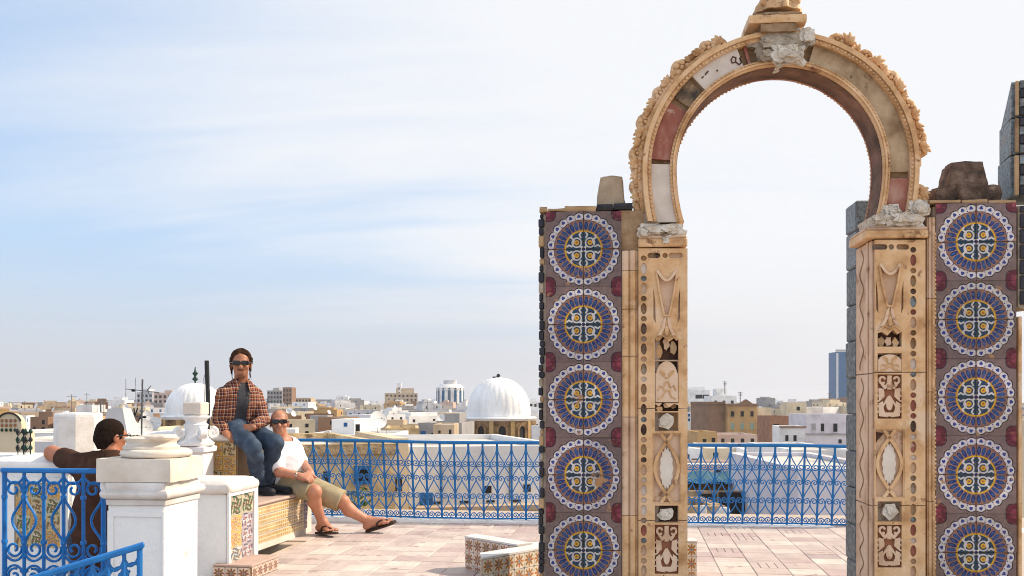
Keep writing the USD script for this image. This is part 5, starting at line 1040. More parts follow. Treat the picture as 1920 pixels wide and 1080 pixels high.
# the man in the brown shirt, seen from behind
J = {k: P(*v) for k, v in dict(head=(210, 819, 7.14), neck=(211, 862, 7.10), Rsh=(246, 884, 7.05), Lsh=(152, 872, 7.16), chest=(198, 908, 7.10), waist=(186, 970, 7.14), pel=(182, 1012, 7.16), Lel=(98, 850, 7.38), Lwr=(116, 848, 7.72), Rel=(268, 950, 7.0), Rwr=(262, 930, 6.76)).items()}
for k, p in dict(Rhip=(.10, -.02, 0), Lhip=(-.10, .02, 0), Rkn=(.12, .02, -.43), Lkn=(-.12, .06, -.43)).items(): J[k] = J['pel'] + np.array(p)
J['Ran'] = np.array([J['pel'][0] + .12, J['pel'][1] - .02, -.80]); J['Lan'] = np.array([J['pel'][0] - .12, J['pel'][1] + .03, -.80])
F_t = frame((.12, .99, 0)); F_h = frame((.66, .75, -.03)); lo, hi = box_of(J)
m3 = thing('person', 'dark haired man in brown short sleeved shirt seen from behind, elbow on the white wall', 'person', (J['pel'][0], J['pel'][1], -.9))
s = SDF(lo, hi, .0055); torso(s, J, F_t, -.012); q3 = head(s, J['head'], F_h, 1.04); limb(s, [J['neck'] - [0, 0, .03], J['head'] + F_h @ np.array([0, -.02, -.05])], [.064, .060])
limb(s, [J['Lsh'], J['Lel'], J['Lwr']], [.058, .055, .032]); limb(s, [J['Rsh'], J['Rel'], J['Rwr']], [.056, .045, .030]); limb(s, [J['Rhip'], J['Rkn'], J['Ran']], [.085, .058, .04]); limb(s, [J['Lhip'], J['Lkn'], J['Lan']], [.085, .058, .04])
hand(s, J['Lwr'], (.25, .9, -.1), (0, 0, 1), 1, .2); hand(s, J['Rwr'], (-.2, -.9, -.1), (0, 0, 1), 1, .3); put(m3, 'body', s, 'brown_skin')
s = SDF(lo, hi, .006); torso(s, J, F_t, .022, .07); s.cap(J['waist'], J['pel'] - [0, 0, .10], .170, .185, .05, (F_t[:, 1], .78)); limb(s, [J['Lsh'], J['Lsh'] * .42 + J['Lel'] * .58], [.086, .078], .04); limb(s, [J['Rsh'], J['Rsh'] * .3 + J['Rel'] * .7], [.080, .074], .04)
s.cap(J['neck'] - [0, 0, .02], J['neck'] + [0, 0, .015], .088, .078, .02); s.sub(J['neck'] + [0, .02, .035], J['neck'] + [.02, .03, .13], .064, .08); s.wrinkle(.016, 7, 44, (1, 1, 1.2)); put(m3, 'shirt', s, 'brown_cloth')
s = SDF(lo, hi, .007); s.cap(J['Rhip'], J['Lhip'], .12, .12, .04); limb(s, [J['Rhip'], J['Rkn'], J['Ran']], [.105, .085, .075], .03); limb(s, [J['Lhip'], J['Lkn'], J['Lan']], [.105, .085, .075], .03); put(m3, 'trousers', s, 'denim')
for an in (J['Ran'], J['Lan']):
    s = SDF(an - .34, an + .34, .007); b_ = np.array([an[0], an[1], -.86]); s.cap(b_ + [0, -.04, .01], b_ + [.02, .17, .0], .05, .042, .02); s.cut(b_ + [0, 0, -.04], (0, 0, -1)); put(m3, 'shoe', s, 'shoe')
s = SDF(J['head'] - .24, J['head'] + .24, .004); s.ell(q3(0, -.016, .034), np.array([.084, .102, .093]) * 1.04, F_h, 0); s.cap(q3(0, -.058, -.02), q3(0, -.048, -.075), .070, .052, .03); s.cut(q3(0, .058, .05), F_h @ np.array([0, 1, -.2])); 
for e in (-1, 1): s.ell(q3(e * .085, .005, -.022), (.03, .030, .042), F_h, 0, True); s.sub(q3(e * .07, .06, -.03), q3(e * .07, .02, -.09), .028)
s.cut(q3(0, -.06, -.085), (0, 0, -1)); s.wrinkle(.003, 60, 4); put(m3, 'hair', s, 'black_hair')
g = G()
for e in (-1, 1): g.tube([q3(e * .060, .098, .012), q3(e * .080, .05, .012), q3(e * .086, -.008, .004)], .0045, 5); g.tube([q3(e * (.033 + .026 * math.cos(a)), .106, .004 + .019 * math.sin(a)) for a in np.linspace(0, 2 * PI, 15)[:-1]], .0025, 5, True)
part(m3, 'spectacles', g.xf(t=-ORG[m3][0]), 'lens')
# ------------------------------------------------------------------ the old town and the skyline
for n_, c in dict(wall_white=(.74, .72, .70), wall_grey_white=(.55, .54, .55), wall_cream=(.62, .52, .37), wall_beige=(.50, .38, .26), wall_ochre=(.48, .31, .15), wall_brown=(.26, .16, .105), wall_grey=(.33, .31, .30), wall_lilac=(.60, .56, .58), wall_pink=(.55, .41, .34)).items():
    mat(n_, [tuple(np.array(c) * .72), c, tuple(np.minimum(np.array(c) * 1.12, .86))], .45, .9, .2, 8, .03, spots=((tuple(np.array(c) * .5)), 1.1, .66), spec=.1)
mat('roof_flat', [(.40, .36, .31), (.60, .56, .50), (.30, .26, .22)], .5, .95, .2, 6, .03); mat('city_ground', [(.16, .13, .10), (.28, .23, .18), (.38, .34, .29)], .05, 1, 0, 1)
mat('rubble_stone', [(.13, .085, .055), (.34, .23, .13), (.46, .34, .21), (.20, .13, .08)], 2.6, .95, .9, 7, .08, detail=3); mat('sand_stone', [(.38, .25, .12), (.60, .43, .23), (.68, .53, .33)], 1.4, .95, .6, 7, .05, spots=((.22, .14, .08), 1.6, .62))
mat('drum_stone', [(.07, .042, .024), (.20, .12, .06), (.29, .19, .10), (.11, .07, .04)], 1.6, .95, .9, 5, .06, detail=4); mat('pilaster_stone', [(.36, .23, .10), (.50, .34, .17)], 1.5, .9, .5, 6, .04)
mat('dark_opening', (.022, .020, .020), 2, .6); mat('blue_shutter', (.02, .09, .24), 8, .6); mat('green_shutter', (.24, .34, .29), 8, .7); mat('blue_glass', [(.006, .075, .19), (.010, .10, .24)], .2, .5, 0, 1, spec=.2); mat('grey_glass', [(.05, .09, .14), (.09, .13, .18)], .2, .25, 0, 1, spec=.5)
mat('dome_white', [(.64, .62, .62), (.80, .79, .78), (.83, .82, .81)], .9, .85, .4, 5, .04, spots=[((.56, .53, .49), 1.6, .64), ((.42, .38, .34), 4, .72)], stretch=(1, 1, .4)); mat('dish_white', [(.62, .60, .58), (.78, .77, .75)], 2, .6, .05, 20); mat('tarp', [(.03, .09, .13), (.06, .15, .19)], 1.5, .8, .4, 8); mat('awning_grey', [(.50, .48, .48), (.60, .58, .57)], 2, .95, .2, 14); mat('old_brick', [(.24, .11, .065), (.38, .20, .12)], 1.5, .95, .5, 8, .03)
GZ = -9.5
er = random.Random(5)
gd = G(); gd.add(np.array([[-5000, -500, GZ], [5000, -500, GZ], [5000, 6000, GZ], [-5000, 6000, GZ]]), [[0, 1, 2, 3]]); single('city_ground', gd, 'city_ground', None, None, kind='structure', loc=(0, 0, GZ))
LAST = [0, 0]
def house(name, label, cat, x0, x1, yt, D, depth, m, rot=0.0, wins=(), side=(), wm='dark_opening', roof='roof_flat', par=.35, group=None, sill=False, zb=GZ, hut=None, band=None):
    """front face between two photo columns at distance D, its top at row yt; wins: (u, v, w, h[, material]) in metres from the face's left edge and down from its top"""
    A, B = P(x0, yt, D), P(x1, yt, D); zt = A[2]; a = math.radians(rot); ca, sa = math.cos(a), math.sin(a); r0, r1 = (x0 - CX) / FPX, (x1 - CX) / FPX
    if rot > 0: o = A; w = (r1 * A[1] - A[0]) / (ca - r1 * sa)
    else: w = (B[0] - r0 * B[1]) / (ca - r0 * sa); o = B - np.array([ca, sa, 0]) * w
    t_ = thing(name, label, cat, (o[0], o[1], zb), rot, group); h = zt - zb
    g = G().box(0, w, 0, depth, 0, h - par); g.slab(sbox(0, 0, w, depth).difference(sbox(.18, .18, w - .18, depth - .18)), h - par, h); part(t_, 'wall', g, m)
    part(t_, 'roof', G().box(.19, w - .19, .19, depth - .19, h - par, h - par + .05), roof)
    if band: part(t_, 'cornice', G().box(-.12, w + .12, -.12, -.003, h - band[0] - band[1], h - band[0]), band[2])
    for lst, fa in ((wins, 0), (side, 1)):
        for q in lst:
            u, v, ww, hh = q[:4]; mm = q[4] if len(q) > 4 else wm
            u = u * (w if fa == 0 else depth) if abs(u) <= 1 else u
            gg = G().box(u - ww / 2, u + ww / 2, -.012, .1, h - v - hh, h - v)
            if sill: gg2 = G().box(u - ww / 2 - .1, u + ww / 2 + .1, -.09, -.014, h - v - hh - .12, h - v - hh - .01); gg2.box(u - ww / 2 - .08, u - ww / 2 - .005, -.05, -.002, h - v - hh, h - v); gg2.box(u + ww / 2 + .005, u + ww / 2 + .08, -.05, -.002, h - v - hh, h - v)
            if fa == 1 :
                s_ = 1 if (o[0] + w * .5) < 0 else -1      # the side that faces the camera axis
                R = rotz(90 * s_); T = (w, 0, 0) if s_ > 0 else (0, depth, 0); gg.xf(R, T)
                if sill: gg2.xf(R, T)
            wn = part(t_, 'window', gg, mm)
            if sill: part(wn, 'frame', gg2, m)
    LAST[:] = [w, h]
    if hut: u0, u1, hh = hut; part(t_, 'roof_hut', G().box(w * u0, w * u1, depth * .3, depth * .8, h - par + .051, h - par + hh), m)
    return t_
def grid(cols, rows, v0, dv, w, h, u0=0.0, u1=1.0, mats=None): return [((u0 + (u1 - u0) * (c + .5) / cols), v0 + r * dv, w, h) + ((mats[(r * cols + c) % len(mats)],) if mats else ()) for r in range(rows) for c in range(cols)]
# --- the two ribbed domes
def ribbed(t_, r, zb, ht, drum_r, drum_h, nw, below):
    def rib(R, a, z_): return R * (1 - .015 * np.abs(np.cos(a * 14)) ** 6 * (z_ < ht * .96))
    prof = [(r * 1.0, 0), (r * 1.01, ht * .12)] + [(r * 1.01 * math.cos(t) ** .92, ht * (.12 + .88 * math.sin(t))) for t in np.linspace(.08, PI / 2 - .02, 20)] + [(.01, ht)]
    part(t_, 'dome', G().lathe([(a, b + zb) for a, b in prof], 168, rib=lambda R, a, z_: rib(R, a, z_ - zb)), 'dome_white', 50)
    part(t_, 'cornice', G().lathe([(.01, zb - .30), (drum_r * 1.0, zb - .30), (drum_r * 1.04, zb - .16), (drum_r * 1.06, zb - .12), (drum_r * 1.03, zb - .02), (r * 1.01, zb), (.01, zb)], 64), 'dome_white', 30)
    zd = zb - .301
    part(t_, 'drum', G().lathe([(.01, zd - drum_h), (drum_r, zd - drum_h), (drum_r, zd), (.01, zd)], 48), 'drum_stone', 30)
    part(t_, 'ledge', G().lathe([(.01, zd - drum_h - .20), (drum_r * 1.05, zd - drum_h - .20), (drum_r * 1.06, zd - drum_h - .06), (drum_r * 1.01, zd - drum_h - .003), (.01, zd - drum_h - .003)], 48), 'pilaster_stone', 30)
    part(t_, 'base', G().lathe([(.01, below), (drum_r * 1.0, below), (drum_r * 1.0, zd - drum_h - .201), (.01, zd - drum_h - .201)], 8, a0=.2), 'drum_stone')
    for k in range(nw):
        R = rotz(360 / nw * k + 6); ww, hh = drum_r * .095, drum_h * .66; z0 = zd - drum_h + drum_h * .05
        arch_ = Polygon([(-ww, 0), (ww, 0)] + [(ww * math.cos(t), hh - ww + ww * 1.4 * math.sin(t)) for t in np.linspace(0, PI, 9)])
        wn = part(t_, 'window', G().plate(arch_, -drum_r - .035, -drum_r + .3).xf(t=(0, 0, z0)).xf(R), 'dark_opening')
        part(wn, 'surround', G().plate(arch_.buffer(.16, join_style=2).difference(arch_.buffer(.01)).intersection(sbox(-9, 0, 9, 9)), -drum_r - .11, -drum_r + .1).xf(t=(0, 0, z0)).xf(R), 'drum_stone')
        R2 = rotz(360 / nw * (k + .5) + 6); part(t_, 'pilaster', G().box(-.16, .16, -drum_r - .09, -drum_r + .1, zd - drum_h, zd - .002).xf(R2), 'pilaster_stone')
DD = 78.0; dc = P(935, 781, DD); t_ = thing('domed_shrine', 'large white ribbed dome on an ochre stone drum with arched windows, left of the gate', 'domed building', (dc[0], dc[1], GZ))
ribbed(t_, 2.47, dc[2] - GZ, 3.05, 2.82, 1.72, 11, 0)
zt = dc[2] - GZ + 3.05; g = G().tube([(0, 0, zt - .05), (0, 0, zt + .18)], .05, 6); g.ball((-.02, 0, zt + .16), .15, 1); g.tube([(0, 0, zt + .10), (-.35, 0, zt + .02), (-.75, 0, zt - .22)], .05, 6); g.ball((-.38, 0, zt + .0), .10, 1); part(t_, 'bent_finial', g, 'iron_black', True)
DD = 69.0; dc = P(366, 778, DD); t_ = thing('domed_shrine', 'white ribbed dome with a green finial, partly behind the white capital', 'domed building', (dc[0], dc[1], GZ))
ribbed(t_, 2.0, dc[2] - GZ, 2.2, 2.12, 1.62, 10, 0); zt = dc[2] - GZ + 2.2
part(t_, 'finial', G().lathe([(.06, zt - .05), (.06, zt + .12), (.22, zt + .28), (.10, zt + .42), (.06, zt + .48), (.21, zt + .68), (.08, zt + .82), (.03, zt + 1.1), (.001, zt + 1.15)], 10), 'iron_green', True)
# --- skyline
def tower(name, label, x0, x1, yt, D, depth, m, **k): return house(name, label, 'building', x0, x1, yt, D, depth, m, **k)
tower('blue_tower', 'tall blue glass office tower on the skyline, just left of the right jamb', 1567, 1616, 660, 900, 20, 'blue_glass', par=.5, roof='blue_glass', band=(-2.2, 2.0, 'wall_grey'), wins=[(.06, 1.0, 2.0, 44, 'wall_grey_white')] )
tower('apartment_block', 'pale apartment block with rows of windows, leftmost high block beside the antenna mast', 256, 286, 735, 520, 10, 'wall_grey_white', rot=-12, wins=grid(4, 6, 1.2, 2.6, 1.3, 1.5), hut=(.2, .6, 2.0))
tower('apartment_block', 'pale apartment block with rows of windows, touching the left dome in the photo', 288, 322, 736, 510, 12, 'wall_pink', rot=-12, wins=grid(4, 6, 1.4, 2.6, 1.4, 1.5), hut=(.4, .8, 1.6))
tower('office_block', 'grey slab office block right of the plaid man, with dark window rows', 501, 529, 732, 620, 12, 'wall_grey', wins=grid(5, 7, 1.0, 2.6, 1.1, 1.4), hut=(.3, .7, 2.0))
tower('office_block', 'slim red brown high block on the skyline above the bald man', 530, 547, 726, 600, 12, 'wall_brown', wins=grid(3, 7, 1.2, 2.8, .9, 1.6))
tower('office_block', 'long beige block on the skyline right of the red brown high block', 548, 583, 746, 640, 14, 'wall_beige', wins=grid(6, 3, 1.0, 2.8, 1.2, 1.4))
tower('hotel', 'broad beige stepped hotel with a white stair tower on the skyline', 722, 783, 737, 650, 16, 'wall_beige', rot=8, wins=grid(8, 5, 1.2, 2.6, 1.3, 1.3), hut=(.35, .9, 3.6)); tower('hotel_wing', 'pale upper wing and mast of the beige hotel on the skyline', 744, 752, 718, 656, 6, 'wall_white', wins=grid(1, 3, 3, 3, 1.0, 1.6))
for x0, x1, yt, D, m_, cc, lab in ((66, 97, 763, 430, 'wall_grey', (5, 2), 'grey block with dark window rows at far left of the skyline'), (112, 146, 757, 560, 'wall_grey_white', (6, 3), 'long dull white block above the white eight sided shaft'), (148, 186, 760, 570, 'wall_grey', (7, 2), 'dark grey low block right above the eight sided shaft'), (226, 250, 755, 600, 'wall_pink', (4, 3), 'pinkish block just left of the two pale apartment blocks'), (592, 622, 757, 540, 'wall_grey_white', (5, 2), 'dull white block right of the long beige block on the skyline'), (640, 668, 759, 520, 'wall_beige', (4, 2), 'beige block midway between the bald man and the stepped hotel'), (786, 812, 752, 560, 'wall_white', (4, 3), 'white block between the stepped hotel and the round tower'), (992, 1016, 753, 420, 'wall_white', (3, 3), 'white block squeezed between the large dome and the gate pillar')):
    tower('skyline_block', lab, x0, x1, yt, D, 10, m_, rot=er.uniform(-8, 12), wins=grid(*cc, 1.0, 2.3, 1.0, 1.2), hut=(.25, .6, 1.6))
dc = P(844, 727, 620); t_ = thing('round_tower', 'round white tower with blue vertical window bands on the skyline, left of the large dome', 'building', (dc[0], dc[1], GZ)); hh = dc[2] - GZ
part(t_, 'wall', G().lathe([(.01, 0), (8.6, 0), (8.6, hh), (7.6, hh + 1.2), (6.2, hh + 2.2), (.01, hh + 2.2)], 36), 'wall_white', 30); part(t_, 'roof_drum', G().lathe([(.01, hh + 2.21), (4.2, hh + 2.21), (4.2, hh + 4.6), (.01, hh + 4.6)], 20), 'wall_grey_white', 30)
for k in range(14): part(t_, 'window_band', G().box(-.85, .85, -8.68, -8.4, hh - 13, hh - 1.6).xf(rotz(360 / 14 * k)), 'blue_glass' if k % 3 else 'grey_glass')
for k in range(14): part(t_, 'window', G().box(-.5, .5, -8.66, -8.4, hh - 1.2, hh - .3).xf(rotz(360 / 14 * k)), 'dark_opening')
tower('white_block', 'white flat block with dark loggias at the left edge of the arch opening', 1284, 1331, 731, 330, 12, 'wall_white', rot=-10, wins=grid(2, 4, 1.6, 2.3, 2.2, 1.3, .42, .98), hut=(.1, .8, 1.4)); tower('white_block', 'white stepped block with rooftop mast above the brown villa', 1334, 1381, 742, 310, 12, 'wall_white', wins=grid(3, 2, 1.5, 2.2, .8, 1.0), hut=(.3, .7, 2.6))
t_ = house('brown_villa', 'three windowed brown villa with shaded side and green lower shutters, seen through the arch', 'villa', 1364, 1419, 757, 200, 9, 'wall_ochre', rot=14, sill=True, wins=grid(3, 1, 1.5, 1, .72, 1.1) + grid(3, 1, 3.9, 1, .75, 1.3, mats=['green_shutter']), side=[], band=(.0, .5, 'wall_brown'))
w_, h_ = LAST
part(t_, 'pediment', G().plate(Polygon([(w_ * .42, h_ + .02), (w_ * .86, h_ + .02), (w_ * .64, h_ + .9)]), -.1, .6), 'wall_brown'); part(t_, 'side_wing', G().box(-3.9, -.01, 1.0, 9, 0, h_ - .1), 'wall_brown'); part(t_, 'side_wing_cornice', G().box(-4.0, -.012, .85, 9, h_ - .09, h_ + .4), 'wall_brown')
tower('yellow_house', 'narrow sunlit yellow house joined to the right of the brown villa', 1421, 1446, 764, 205, 8, 'wall_cream', rot=18, wins=[(.2, 1.6, .5, 2.2), (.72, 3.2, .6, 1.2)]); tower('grey_house', 'grey windowless house with flat roof behind the yellow house', 1434, 1453, 746, 260, 9, 'wall_grey'); tower('grey_house', 'low grey house right of the yellow house, dark rows of windows', 1453, 1480, 758, 255, 9, 'wall_grey', wins=grid(4, 2, .9, 1.6, 1.0, .8))
tower('white_house', 'tall white house with one dark window seen through the arch, right of the grey houses', 1478, 1512, 754, 215, 9, 'wall_cream', rot=-6, wins=[(.55, 1.0, .7, .8), (.5, 2.4, .6, .8)]); tower('far_school', 'long grey green building with a row of windows far off, left of the right jamb', 1512, 1640, 763, 420, 14, 'wall_grey', wins=grid(10, 1, 1.4, 2, 1.2, 1.4))
tower('white_house', 'white house with four dark windows seen through the arch', 1463, 1510, 800, 105, 7, 'wall_white', rot=-8, sill=True, wins=grid(2, 2, .9, 1.05, .34, .62, .1, .75), band=(-.05, .16, 'wall_brown')); tower('white_house', 'broad lilac white house with three windows near the right jamb', 1511, 1600, 777, 120, 10, 'wall_lilac', rot=-4, sill=True, wins=[(.16, 1.1, .5, .85, 'wall_grey'), (.35, 1.1, .4, .95), (.62, 1.1, .5, 1.0), (.72, 3.0, .4, .5)], band=(2.3, .15, 'wall_grey'))
tower('clay_house', 'low orange clay house with an arched top in front of the brown villa', 1308, 1345, 810, 85, 6, 'wall_ochre', wins=[(.35, .6, .3, .35), (.8, .5, .3, .4)]); tower('clay_house', 'long low clay coloured house below the brown villa', 1346, 1420, 815, 90, 6, 'wall_pink', wins=grid(4, 1, .35, 1, .3, .4)); tower('brick_house', 'dark red brick house between the yellow house and the four windowed white house', 1444, 1482, 780, 150, 8, 'old_brick', wins=[(.3, 1.2, .8, 1.6)])
# --- near houses behind the railing
house('stone_house', 'old sandstone house wall behind the left half of the far railing, with a blue window', 'house', 556, 741, 834, 19, 7, 'sand_stone', rot=20, wins=[(.66, .50, .22, .22), (.30, .52, .14, .34), (.52, 1.15, .1, .1)], par=.25, zb=GZ)
sw, sh_ = LAST[0], LAST[1]
part('/World/stone_house', 'window_frame', G().plate(sbox(.66 * sw - .17, sh_ - .79, .66 * sw + .17, sh_ - .43).difference(sbox(.66 * sw - .112, sh_ - .722, .66 * sw + .112, sh_ - .498)), -.06, -.014), 'blue_shutter'); part('/World/stone_house', 'brown_coping', G().box(-.05, sw + .02, -.05, -.003, sh_ - .20, sh_ - .003), 'rubble_stone')
house('cream_house', 'narrow tall cream house between the sandstone house and the white house', 'house', 736, 766, 822, 21.0, 5, 'wall_cream', rot=18, par=.2, wins=[(.2, .82, .06, .3), (.5, .82, .06, .3)])
house('white_house', 'long white house behind the far railing, with small square windows and a blue door', 'house', 767, 1075, 838, 22, 8, 'wall_white', rot=14, par=.2, wins=[(.47, .90, .16, .16), (.71, .88, .17, .17), (.10, 1.02, .30, .9, 'blue_shutter'), (.96, .8, .3, .5)])
wl_, hW = LAST; part('/World/white_house_003' if '/World/white_house_003' in USED else '/World/white_house', 'ledge', G().box(.0, wl_, -.5, -.003, hW - 1.42, hW - 1.30), 'wall_beige')
for u in (.19, .60): part('/World/white_house_003', 'drainpipe', G().tube([(wl_ * u, -.04, hW - .4), (wl_ * u, -.04, hW - 1.25)], .02, 6), 'iron_grey')
for k in range(4): part('/World/white_house_003', 'vent', G().box(wl_ * (.14 + .16 * k), wl_ * (.19 + .16 * k), -.03, -.002, hW - 1.27, hW - 1.22), 'dark_opening')
house('white_hut', 'small white roof hut with a blue window, left of the big satellite dish', 'hut', 622, 664, 786, 42, 3, 'wall_white', rot=-14, par=.1, wins=[(.62, .15, .16, .17, 'blue_shutter')]); house('flat_white_house', 'long flat white roof block below the hut with the blue window', 'house', 560, 735, 816, 38, 6, 'wall_white', par=.15, wins=[(.63, -.42, .16, .42)])
house('ochre_house', 'crumbling ochre house with dark openings, right of the big satellite dish', 'house', 722, 786, 803, 52, 6, 'sand_stone', rot=6, wins=[(.78, .35, .36, .7), (.15, .25, .2, .25), (.4, .3, .2, .25)]); house('grey_house', 'grey house with a blue window left of the large dome', 'house', 784, 866, 793, 60, 6, 'wall_grey', rot=-5, wins=[(.12, .5, .3, .5, 'blue_shutter'), (.35, .6, .25, .5)], hut=(.5, .85, .9)); house('beige_house', 'small beige house with two dark windows at the foot of the large dome', 'house', 812, 852, 796, 50, 4, 'wall_beige', par=.1, wins=[(.3, .3, .12, .15), (.8, .25, .12, .25)])
house('white_terrace_wall', 'low white roof wall in front of the large dome', 'wall', 738, 1080, 843, 34, 4, 'wall_white', par=.1)
house('lilac_wall', 'tall pale lilac house wall behind the far railing, right end of the arch opening', 'house', 1496, 1700, 879, 15.5, 5, 'wall_lilac', par=.12); house('clay_wall', 'long weathered clay wall behind the far railing inside the arch opening', 'house', 1240, 1491, 872, 25, 2.2, 'wall_pink', par=.12, wins=[(.42, .12, .16, .2), (.86, .10, .2, .28, 'old_brick')])
house('rubble_house', 'dark rubble stone ruin low behind the far railing inside the arch opening', 'ruin', 1240, 1494, 921, 19, 3, 'rubble_stone', par=.4, wins=[(.52, .02, .5, .62), (.35, .05, .3, .35)]); house('ruin_wall', 'lowest broken stone wall behind the railing, left in the arch opening', 'wall', 1240, 1362, 950, 15, 1.5, 'rubble_stone', rot=3, par=.2)
for k, (x, y, w_, h2) in enumerate(((1318, 958, .10, .16), (1356, 962, .18, .16), (1406, 944, .08, .12), (1398, 972, .12, .08))):
    o = P(x, y, 14.6 if k < 2 else 18.6); single('pale_rag', lump(o[0] - w_ / 2, o[0] + w_ / 2, o[1] - .03, o[1] + .03, o[2] - h2 / 2, o[2] + h2 / 2, .02, 16, .05, k, .5), 'wall_white', 'pale rag or plaster scrap among the dark ruins behind the railing', 'rag', True, 'pale scraps in the ruins')
o0, o1 = P(1240, 905, 20), P(1492, 905, 20); single('tarpaulin', G().add(np.array([(o0[0] + (o1[0] - o0[0]) * i / 20, 20 + .9 * j, o0[2] - .03 * math.sin(i * 1.3) + .05 * j - .12 * math.sin(PI * j / 2)) for i in range(21) for j in range(3)]), [[i * 3 + j, (i + 1) * 3 + j, (i + 1) * 3 + j + 1, i * 3 + j + 1] for i in range(20) for j in range(2)]), 'tarp', 'dark blue tarpaulin strip stretched over the ruins behind the railing', 'tarpaulin')
for (x0, x1, yt, D, m, lab) in ((1240, 1318, 842, 46, 'wall_white', 'white flat house at the far left inside the arch opening, above the clay wall'), (1322, 1402, 841, 48, 'wall_cream', 'cream flat house with little windows above the clay wall'), (1404, 1466, 846, 44, 'wall_white', 'white house with dark hatch above the middle of the clay wall'), (1440, 1496, 840, 55, 'wall_lilac', 'pale windowless house above the right part of the clay wall'), (1490, 1610, 844, 36, 'wall_white', 'broad white roof block above the lilac wall')):
    house('flat_house', lab, 'house', x0, x1, yt, D, 7, m, rot=er.uniform(-6, 6), par=.15, wins=[(.25, .2, .25, .2), (.6, .25, .3, .2), (.8, .45, .3, .4)][:er.randint(1, 3)])
mat('leaf_green', [(.03, .07, .02), (.07, .13, .035)], 20, .6)
o = P(662, 962, 10.3); t_ = thing('potted_plant', 'small leafy green plant behind the railing above the stretched leg of the bald man', 'plant', (o[0], o[1], o[2] - .2)); pr2 = random.Random(8); g = G(); g2 = G()
for k in range(7):
    a = pr2.uniform(0, 6.28); tip = np.array([math.cos(a) * .16, math.sin(a) * .1, pr2.uniform(.3, .46)]); g2.tube([(0, 0, .12), tip * [.4, .4, .7], tip], .005, 4)
    for q in range(9):
        c = tip * pr2.uniform(.5, 1.05) + np.array([pr2.uniform(-.05, .05) for _ in range(3)]); u = nrm([pr2.gauss(0, 1), pr2.gauss(0, 1), .6]); w_ = nrm(np.cross(u, [pr2.gauss(0, 1), 1, .2])); g.add([c, c + u * .035 + w_ * .016, c + u * .075, c + u * .035 - w_ * .016], [[0, 1, 2], [0, 2, 3]])
part(t_, 'foliage', g, 'leaf_green', kind='stuff'); part(t_, 'stem', g2, 'leaf_green'); part(t_, 'pot', G().lathe([(.01, -.02), (.07, -.02), (.09, .13), (.01, .13)], 14), 'old_brick', 30)
# --- left side
house('flat_white_roof', 'broad flat white roof at the left edge behind the iron ornament', 'house', -60, 128, 828, 26, 9, 'wall_grey_white', rot=-3, par=.12, band=(.32, .16, 'wall_brown')); house('flat_white_roof', 'second flat white roof at the left edge, beyond a brown gutter line', 'house', -60, 140, 812, 38, 9, 'wall_white', rot=-5, par=.12, band=(.25, .2, 'wall_brown'))
house('ochre_house', 'low ochre house behind the dishes left of the left dome', 'house', 276, 325, 806, 40, 5, 'wall_ochre', par=.1, wins=[(.5, .3, .1, .2)]); house('cream_house', 'pale block behind the heap of dishes, left of the white capital', 'house', 196, 300, 806, 30, 5, 'wall_cream', rot=-6, par=.12)
o = P(17, 812, 16); t_ = thing('arched_gable', 'cream round gable with dark rim and rusty ornaments at the left photo edge', 'gable', (o[0], o[1], GZ)); zz = o[2] - GZ
arch_ = Polygon([(-.20, 0), (.20, 0)] + [(.20 * math.cos(t), .12 + .20 * math.sin(t)) for t in np.linspace(0, PI, 17)]); part(t_, 'wall', G().plate(unary_union([arch_, sbox(-.34, -9, .34, .02)]).intersection(sbox(-1, -zz, 1, 2)), 0, .15).xf(t=(0, 0, zz)), 'wall_cream')
part(t_, 'rim', G().tube([(.205 * math.cos(t), -.01, zz + .12 + .205 * math.sin(t)) for t in np.linspace(.35, PI - .2, 17)], .015, 6), 'iron_black', 50)
for i in range(3):
    for j in range(4): part(t_, 'ornament', G().ball((-.11 + .07 * j, -.012, zz + .05 + .075 * i), (.024, .015, .028), 1), 'old_brick' if i else 'iron_green')
o = P(213, 802, 12.5); t_ = thing('grey_awning', 'pale grey sloping cloth awning behind the dark haired man', 'awning', (o[0], o[1], o[2] - 1.2)); w_ = 24 / FPX * 12.5
v, f = hull(np.array([(-w_ * .95, 0, 1.1), (w_ * 1.1, 0, 1.1), (-w_ * .9, .5, 1.1), (w_ * 1.0, .5, 1.1), (-w_ * .75, .1, 1.44), (w_ * .45, .1, 1.45), (-w_ * .7, .4, 1.44), (w_ * .4, .4, 1.44)])); part(t_, 'cloth', (v, f), 'awning_grey')
for x in (-w_ * .8, w_ * .8): part(t_, 'post', G().tube([(x, .25, 0), (x, .25, 1.12)], .02, 6), 'iron_grey')
# satellite dishes and aerials
def dish(t_, r, zc, tilt=25, m='dish_white', yaw=0):
    prof = [(.001, 0)] + [(r * t, r * .24 * t * t) for t in np.linspace(.15, 1, 8)]; n = len(prof)
    g = G().lathe(prof, 24); g2 = G().lathe([(a, b + .012) for a, b in prof[::-1]], 24); g.add(*g2.tri())
    a = math.radians(90 - tilt); Rx = np.array([[1, 0, 0], [0, math.cos(a), -math.sin(a)], [0, math.sin(a), math.cos(a)]]); Rx = rotz(yaw) @ Rx
    part(t_, 'reflector', g.xf(Rx, (0, 0, zc)), m, 60); g = G()
    for q in (-.8, .8): g.tube([Rx @ np.array([q * r, 0, r * .2]), Rx @ np.array([0, -.1 * r, r * .95])], r * .018, 4)
    g.ball(Rx @ np.array([0, -.1 * r, r * .98]), r * .08, 1); part(t_, 'feed_arm', g.xf(t=(0, 0, zc)), 'iron_grey'); part(t_, 'mast', G().tube([(0, .05, 0), (0, .05, zc)], r * .045, 6), 'iron_grey')
